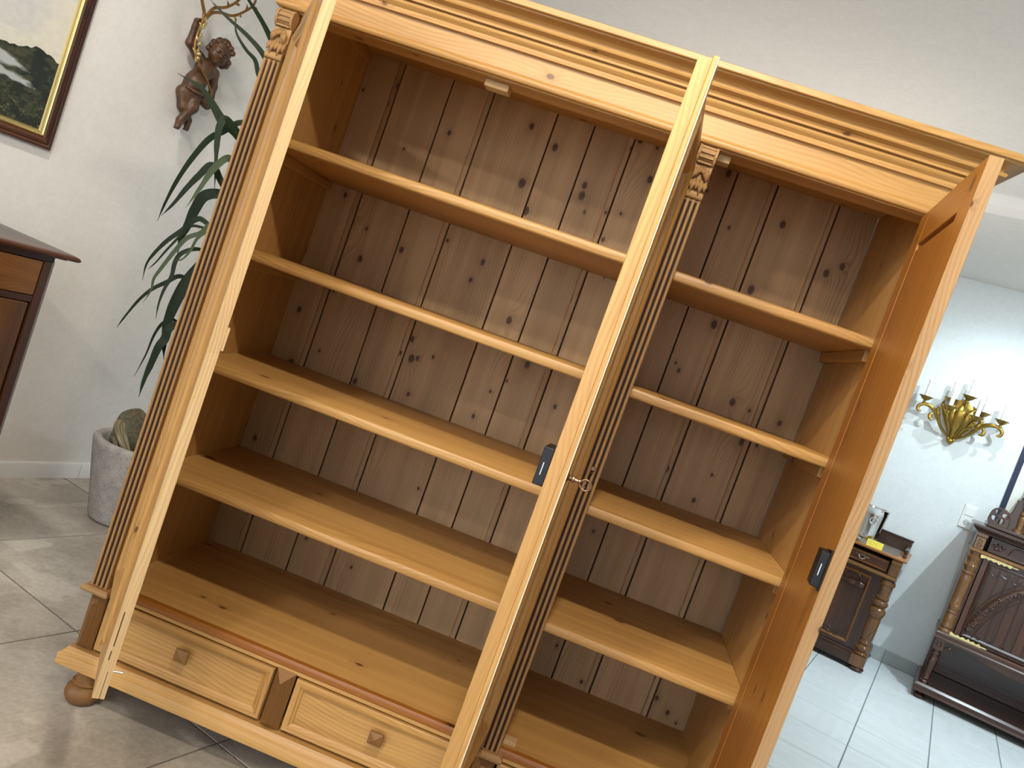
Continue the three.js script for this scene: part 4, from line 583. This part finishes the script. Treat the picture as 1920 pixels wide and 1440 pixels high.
    P('rear_leg', box(x - .022, x + .022, .095, .40, D, D + .045, 'y', .002), M.dark);
    for (const z of [-.04, D + .05]) P('bun_foot', turned([[0, 0], [.024, 0], [.034, .008], [.035, .018], [.028, .028], [.018, .032], [.022, .045], [0, .045]], x, 0, z), M.dark);
  }
  const arch = spline([[.06, .385], [.06, .36], [.10, .372], [.16, .374], [.30, .352], [.5, .338], [L / 2, .342], [L - .5, .338], [L - .3, .352], [L - .16, .374], [L - .10, .372], [L - .06, .36]], 60, false); arch.push([L - .06, .388], [.06, .388]);
  P('apron', plate(arch, .014).translate(0, 0, -.03), M.walnutDark);
  P('bracket', limb([[.062, .335, -.02], [.085, .352, -.02], [.105, .345, -.02], [.100, .33, -.02], [.088, .336, -.02]], [.004, .006, .006, .005, .002], { sides: 8 }), M.dark);
  P('lower_shelf', sweep([[-.05, .045], [.006, .045], [.012, .052], [.008, .06], [.012, .068], [.012, .084], [.006, .092], [.0, .098], [-.05, .098]], [[L, D], [L, 0], [0, 0], [0, D]], xz(0)), M.dark); P('shelf_board', box(.0, L, .07, .0975, D, 0, 'x', 0), M.dark);
  for (const [k, a] of [[0, .082], [1, .682]]) {
    const b = a + .594, d = P('door', box(a, b - .002, .434, .952, -.06, -.03, 'y', .002), M.dark), cx = k ? [a + .2, b - .055] : [a + .052, a + .40];
    part(d, 'panel_moulding', sweep([[.022, 0], [.020, .006], [.012, .009], [.006, .006], [0, .002], [0, 0]], [[cx[0], .47], [cx[1], .47], [cx[1], .905], [cx[0], .905]], xy(-.030), { closed: true }), M.walnutDark);
    for (let i = 0; i < 7; i++) { const w = (cx[1] - cx[0]) / 7; part(d, 'panel_slat', box(cx[0] + i * w + .003, cx[0] + (i + 1) * w - .003, .474, .90, -.031, -.026, 'y', .003), M.dark); }
    const sx = (s) => k ? cx[1] - s : cx[0] + s, band = (o) => [[.01, .50 + o], [.045, .61 + o], [.11, .73 + o], [.20, .82 + o], [.345, .865 + o]].map(([s, y]) => [sx(s + o * -.8), y, -.024]);
    part(d, 'carved_arch', joined([limb(band(0), [[.030, .006], [.030, .008], [.030, .008], [.028, .007], [.022, .006]], { ref: V3(0, 0, 1), sides: 10, steps: 40 }), limb(band(.036), .003 && [.003, .004, .004, .003], { sides: 6, steps: 40 }), limb(band(-.036), [.003, .004, .004, .003], { sides: 6, steps: 40 }), ...(() => { const q = [], r = rng(60 + k), c = new THREE.CatmullRomCurve3(band(0).map((p) => V3(...p))); for (let i = 0; i < 46; i++) { const p = c.getPoint(.02 + .96 * i / 46); q.push(uvMetres(ellipsoid(p.x + (r() - .5) * .036, p.y + (r() - .5) * .036, p.z + .006, .006 + r() * .006, .006 + r() * .005, .005 + r() * .003, 8), 'y')); } return q; })()]), M.dark, 'carved sweeping branch on the door panel');
    part(d, 'panel_tracery', joined([0, 1, 2, 3, 4, 5].map((i) => { const w = (cx[1] - cx[0]) / 6; return limb([[cx[0] + i * w, .88, -.024], [cx[0] + (i + .5) * w, .855 + (i % 2) * .012, -.022], [cx[0] + (i + 1) * w, .88, -.024]], [.002, .004, .002], { sides: 6, steps: 10 }); })), M.dark);
    part(d, 'carved_leaf', joined([[.07, .485, -.5], [.13, .49, -.4], [.20, .488, -.35]].map(([s, y, r]) => uvMetres(ellipsoid(0, 0, 0, .016, .006, .007, 10).rotateZ(r).translate(sx(s), y, -.024), 'y'))), M.dark);
    for (const y of [.945, .437]) {
      const h = []; for (let i = 0; i < 5; i++) h.push([k ? b - .02 - i * .04 : a - .012 + i * .042]);
      const s = k ? -1 : 1, x0 = k ? b + .008 : a - .018;
      const o = spline([[0, -.014], [.012, -.013], [.03, -.006], [.042, -.012], [.054, -.006], [.072, -.012], [.088, -.006], [.100, -.017], [.112, -.006], [.128, -.012], [.142, -.005], [.158, -.014], [.170, -.004], [.195, -.004], [.205, 0]].flatMap((p) => [p]).concat([[.195, .004], [.170, .004], [.158, .014], [.142, .005], [.128, .012], [.112, .006], [.100, .017], [.088, .006], [.072, .012], [.054, .006], [.042, .012], [.03, .006], [.012, .013], [0, .014]]), 90).map(([x, yy]) => [x0 + s * x, y + yy]);
      part(d, 'strap_hinge', plate(o, .004).translate(0, 0, -.012), M.hinge, 'brass strap hinge');
    }
  }
  // pierced gallery bracket and small column on the top
  P('gallery_step', box(.035, L - .035, 1.118, 1.142, D, -.10, 'x', .006), M.dark);
  const wheel = (cx) => plate(spline([[.055, 0], [.04, .04], [0, .056], [-.04, .04], [-.055, 0], [-.05, -.05], [.055, -.055]], 40).map(([x, y]) => [x + cx, y + 1.195]), .03, { bevel: .003, holes: [0, 1, 2, 3].map((k) => { const a = k * Math.PI / 2 + .4; return spline([[.012, .004], [.040, -.012], [.042, .014], [.016, .016]], 14).map(([x, y]) => [cx + x * Math.cos(a) - y * Math.sin(a), 1.195 + x * Math.sin(a) + y * Math.cos(a)]); }) });
  for (const [x, s] of [[.085, 1], [L - .085, -1]]) {
    P('gallery_bracket', joined([wheel(x).translate(0, 0, -.17), plate(spline([[.03, 0], [.03, .06], [.05, .11], [.058, .17], [.085, .205], [.11, .215], [.11, 0]], 40).map(([a, b]) => [x + s * a, 1.14 + b]), .025, { bevel: .003 }).translate(0, 0, -.168)]), M.dark);
    P('gallery_column', turned([[0, 1.14], [.03, 1.14], [.03, 1.155], [.018, 1.163], [.016, 1.18], [.021, 1.22], [.022, 1.235], [.017, 1.243], [.023, 1.25], [.023, 1.262], [.017, 1.27], [.018, 1.30], [.026, 1.318], [.026, 1.35], [0, 1.35]], x + s * .115, 0, -.13, 22), M.oak);
  }
  P('gallery_back', box(.18, L - .18, 1.14, 1.36, D + .02, D + .04, 'x', .003), M.dark);
  P('gallery_shelf', box(.17, L - .17, 1.35, 1.375, D, -.12, 'x', .006), M.dark);
}
{ // brass wall light: x = u - 1.60, z = out from the far wall
  const t = thing('brass_wall_light', 'ornate gilt wall light with seven white candle tubes on the far wall', 'wall light', UV(1.60, 0, VF - .001), FAR);
  const leafy = (pts, w) => limb(pts, [[.004, .003], [w, .007], [w * .9, .006], [w * .5, .004], [.002, .002]], { ref: V3(0, 0, 1), sides: 10, steps: 26 });
  part(t, 'back_plate', joined([plate(spline([[0, 1.545], [.035, 1.60], [.062, 1.68], [.07, 1.75], [.055, 1.80], [.02, 1.825], [-.03, 1.83], [-.08, 1.80], [-.09, 1.75], [-.075, 1.68], [-.04, 1.60]], 60), .014, { bevel: .004, segs: 2 }),
    leafy([[0, 1.56, .02], [-.02, 1.65, .05], [-.05, 1.74, .062], [-.075, 1.81, .045], [-.06, 1.83, .06]], .026), leafy([[.01, 1.56, .02], [.03, 1.65, .052], [.05, 1.73, .066], [.07, 1.79, .05], [.055, 1.81, .066]], .026), leafy([[0, 1.56, .03], [.0, 1.66, .07], [.0, 1.75, .085], [.005, 1.82, .06], [.0, 1.85, .08]], .030), leafy([[-.01, 1.57, .02], [-.055, 1.66, .035], [-.095, 1.73, .045], [-.12, 1.77, .04], [-.11, 1.80, .055]], .018), leafy([[.02, 1.57, .02], [.05, 1.64, .04], [.085, 1.70, .05], [.10, 1.76, .04], [.085, 1.79, .055]], .016),
    uvMetres(ellipsoid(0, 1.55, .028, .026, .018, .024, 14), 'y'), uvMetres(ellipsoid(-.016, 1.562, .034, .014, .012, .016), 'y'), uvMetres(ellipsoid(.018, 1.560, .034, .014, .012, .016), 'y'), uvMetres(ellipsoid(.004, 1.534, .026, .012, .010, .012), 'y')]), M.brass, 'leafy gilt back plate');
  const arms = [[-.226, 1.765, .115, 0], [-.082, 1.803, .075, 1], [.014, 1.852, .09, 2], [-.070, 1.748, .165, 3], [.094, 1.733, .16, 4], [.124, 1.778, .075, 5], [.238, 1.762, .115, 6]];
  for (const [x, y, z, k] of arms) {
    const s = Math.sign(x) || 1, out = k === 0 || k === 6;
    const pts = out ? [[s * .03, 1.575, .03], [s * .085, 1.62, .065], [s * .13, 1.685, .09], [s * .18, 1.722, .11], [x - s * .002, 1.724, z], [x + s * .024, 1.698, z], [x + s * .018, 1.676, z], [x - s * .002, 1.672, z]] : [[x * .25, 1.58, .03], [x * .6, 1.65, z * .7], [x * .95, y - .065, z * .98], [x, y - .03, z]];
    const a = part(t, 'arm', joined([limb(pts, out ? [[.006, .004], [.010, .006], [.014, .006], [.014, .006], [.011, .006], [.011, .006], [.010, .006], [.006, .005]] : [.006, .007, .006, .005], { ref: V3(0, 0, 1), sides: 10, steps: 40 }), ...(out ? [leafy([[s * .11, 1.655, .085], [s * .12, 1.69, .09], [s * .135, 1.72, .092], [s * .12, 1.735, .096], [s * .115, 1.73, .1]], .012), leafy([[s * .15, 1.69, .1], [s * .165, 1.67, .102], [s * .16, 1.648, .104], [s * .145, 1.645, .104], [s * .14, 1.65, .104]], .012)] : [])]), M.brass);
    part(a, 'drip_cup', turned([[0, -.040], [.006, -.040], [.0115, -.033], [.0115, -.026], [.006, -.019], [.014, -.014], [.026, -.006], [.034, .004], [.043, .0085], [.046, .012], [.043, .0135], [.034, .008], [.024, .002], [0, .001]], x, y, z, 26), M.brass);
    part(a, 'candle_tube', turned([[0, 0], [.0142, 0], [.0142, .118], [.0132, .122], [0, .122]], x, y + .002, z, 20), M.candle, 'white candle tube');
  }
}
{ // carved ornament mostly hidden behind the open right door
  const t = thing('carved_mirror', 'dark carved mirror frame on the far wall, almost hidden behind the right door', 'mirror', UV(1.0, 0, VF - .001), FAR);
  part(t, 'frame', sweep([[0, 0], [0, .02], [-.01, .03], [-.03, .03], [-.045, .018], [-.05, .012], [-.05, 0]], [[-.22, 1.34], [.22, 1.34], [.22, 2.12], [-.22, 2.12]], xy(0), { closed: true }), M.bronze);
  part(t, 'mirror_glass', box(-.175, .175, 1.385, 2.075, .002, .008, 'y', 0), M.silver);
  const kn = (x, y, r) => [uvMetres(ellipsoid(x, y, .03, r, r, r * .8, 14), 'y'), uvMetres(new THREE.TorusGeometry(r * 1.3, r * .28, 8, 18).translate(x, y, .022), 'y')];
  part(t, 'scrolls', joined([[.255, 2.165, .014], [.245, 1.80, .018], [.243, 1.735, .026], [.24, 1.675, .016], [.225, 1.46, .015], [.225, 1.40, .016], [.235, 1.31, .012], [-.25, 2.165, .014], [-.245, 1.735, .026], [-.235, 1.31, .012]].flatMap((a) => kn(...a)).concat([1, -1].flatMap((s) => [[2.12, 1.84], [1.63, 1.34]].map(([a, b]) => limb([[s * .22, a, .02], [s * .25, lerp(a, b, .3), .02], [s * .228, lerp(a, b, .7), .02], [s * .245, b, .02]], [.006, .008, .008, .006], { sides: 8 }))))), M.bronze);
}
{ const t = thing('wall_switch', 'white light switch and power socket plate on the far wall beside the sideboard', 'switch', UV(1.863, 1.117, VF), FAR);
  part(t, 'plate', plate([[-.04, -.077], [.04, -.077], [.04, .077], [-.04, .077]], .010, { bevel: .003 }), M.plastic);
  part(t, 'rocker', plate([[-.029, .008], [.029, .008], [.029, .064], [-.029, .064]], .006, { bevel: .0025 }).translate(0, 0, .008), M.plastic);
  const s = part(t, 'socket', joined([uvMetres(finish(new THREE.RingGeometry(.019, .0215, 28).toNonIndexed(), 0), 'y').translate(0, -.038, .0106), turned([[.0195, 0], [.0195, .004], [.024, .004], [.024, 0]], 0, 0, 0, 28).rotateX(Math.PI / 2).translate(0, -.038, .0075)]), M.plastic);
  part(s, 'socket_well', turned([[0, 0], [.0195, 0], [.0195, .0028], [0, .0028]], 0, 0, 0, 28).rotateX(Math.PI / 2).translate(0, -.038, .0085), mat({ color: 0xc4c4be, roughness: .5 }));
  part(s, 'pin_holes', joined([-1, 1, 0].map((k) => turned([[0, 0], [.0028, 0], [.0028, .0008], [0, .0008]], 0, 0, 0, 10).rotateX(Math.PI / 2).translate(k * .0095, -.038 - (k ? 0 : .012), .0112))), M.black); }
struct('trim_2', rbox(2.006, 2.038, 1.0, HF, VF - .012, VF, 'y', .001), M.navy);
struct('trim_3', rbox(2.04, 2.12, 1.0, HF, VF - .010, VF, 'y', .001), M.cream);
{ const t = thing('metal_bracket', 'small grey metal bracket on the wall above the sideboard', 'bracket', UV(2.115, 1.36, VF - .012), FAR); part(t, 'bracket', joined([box(-.03, .09, -.035, -.028, 0, .026, 'x', .002), box(-.012, .09, -.03, .10, 0, .02, 'y', .003)]), M.grey); }

renderer.render(scene, camera);
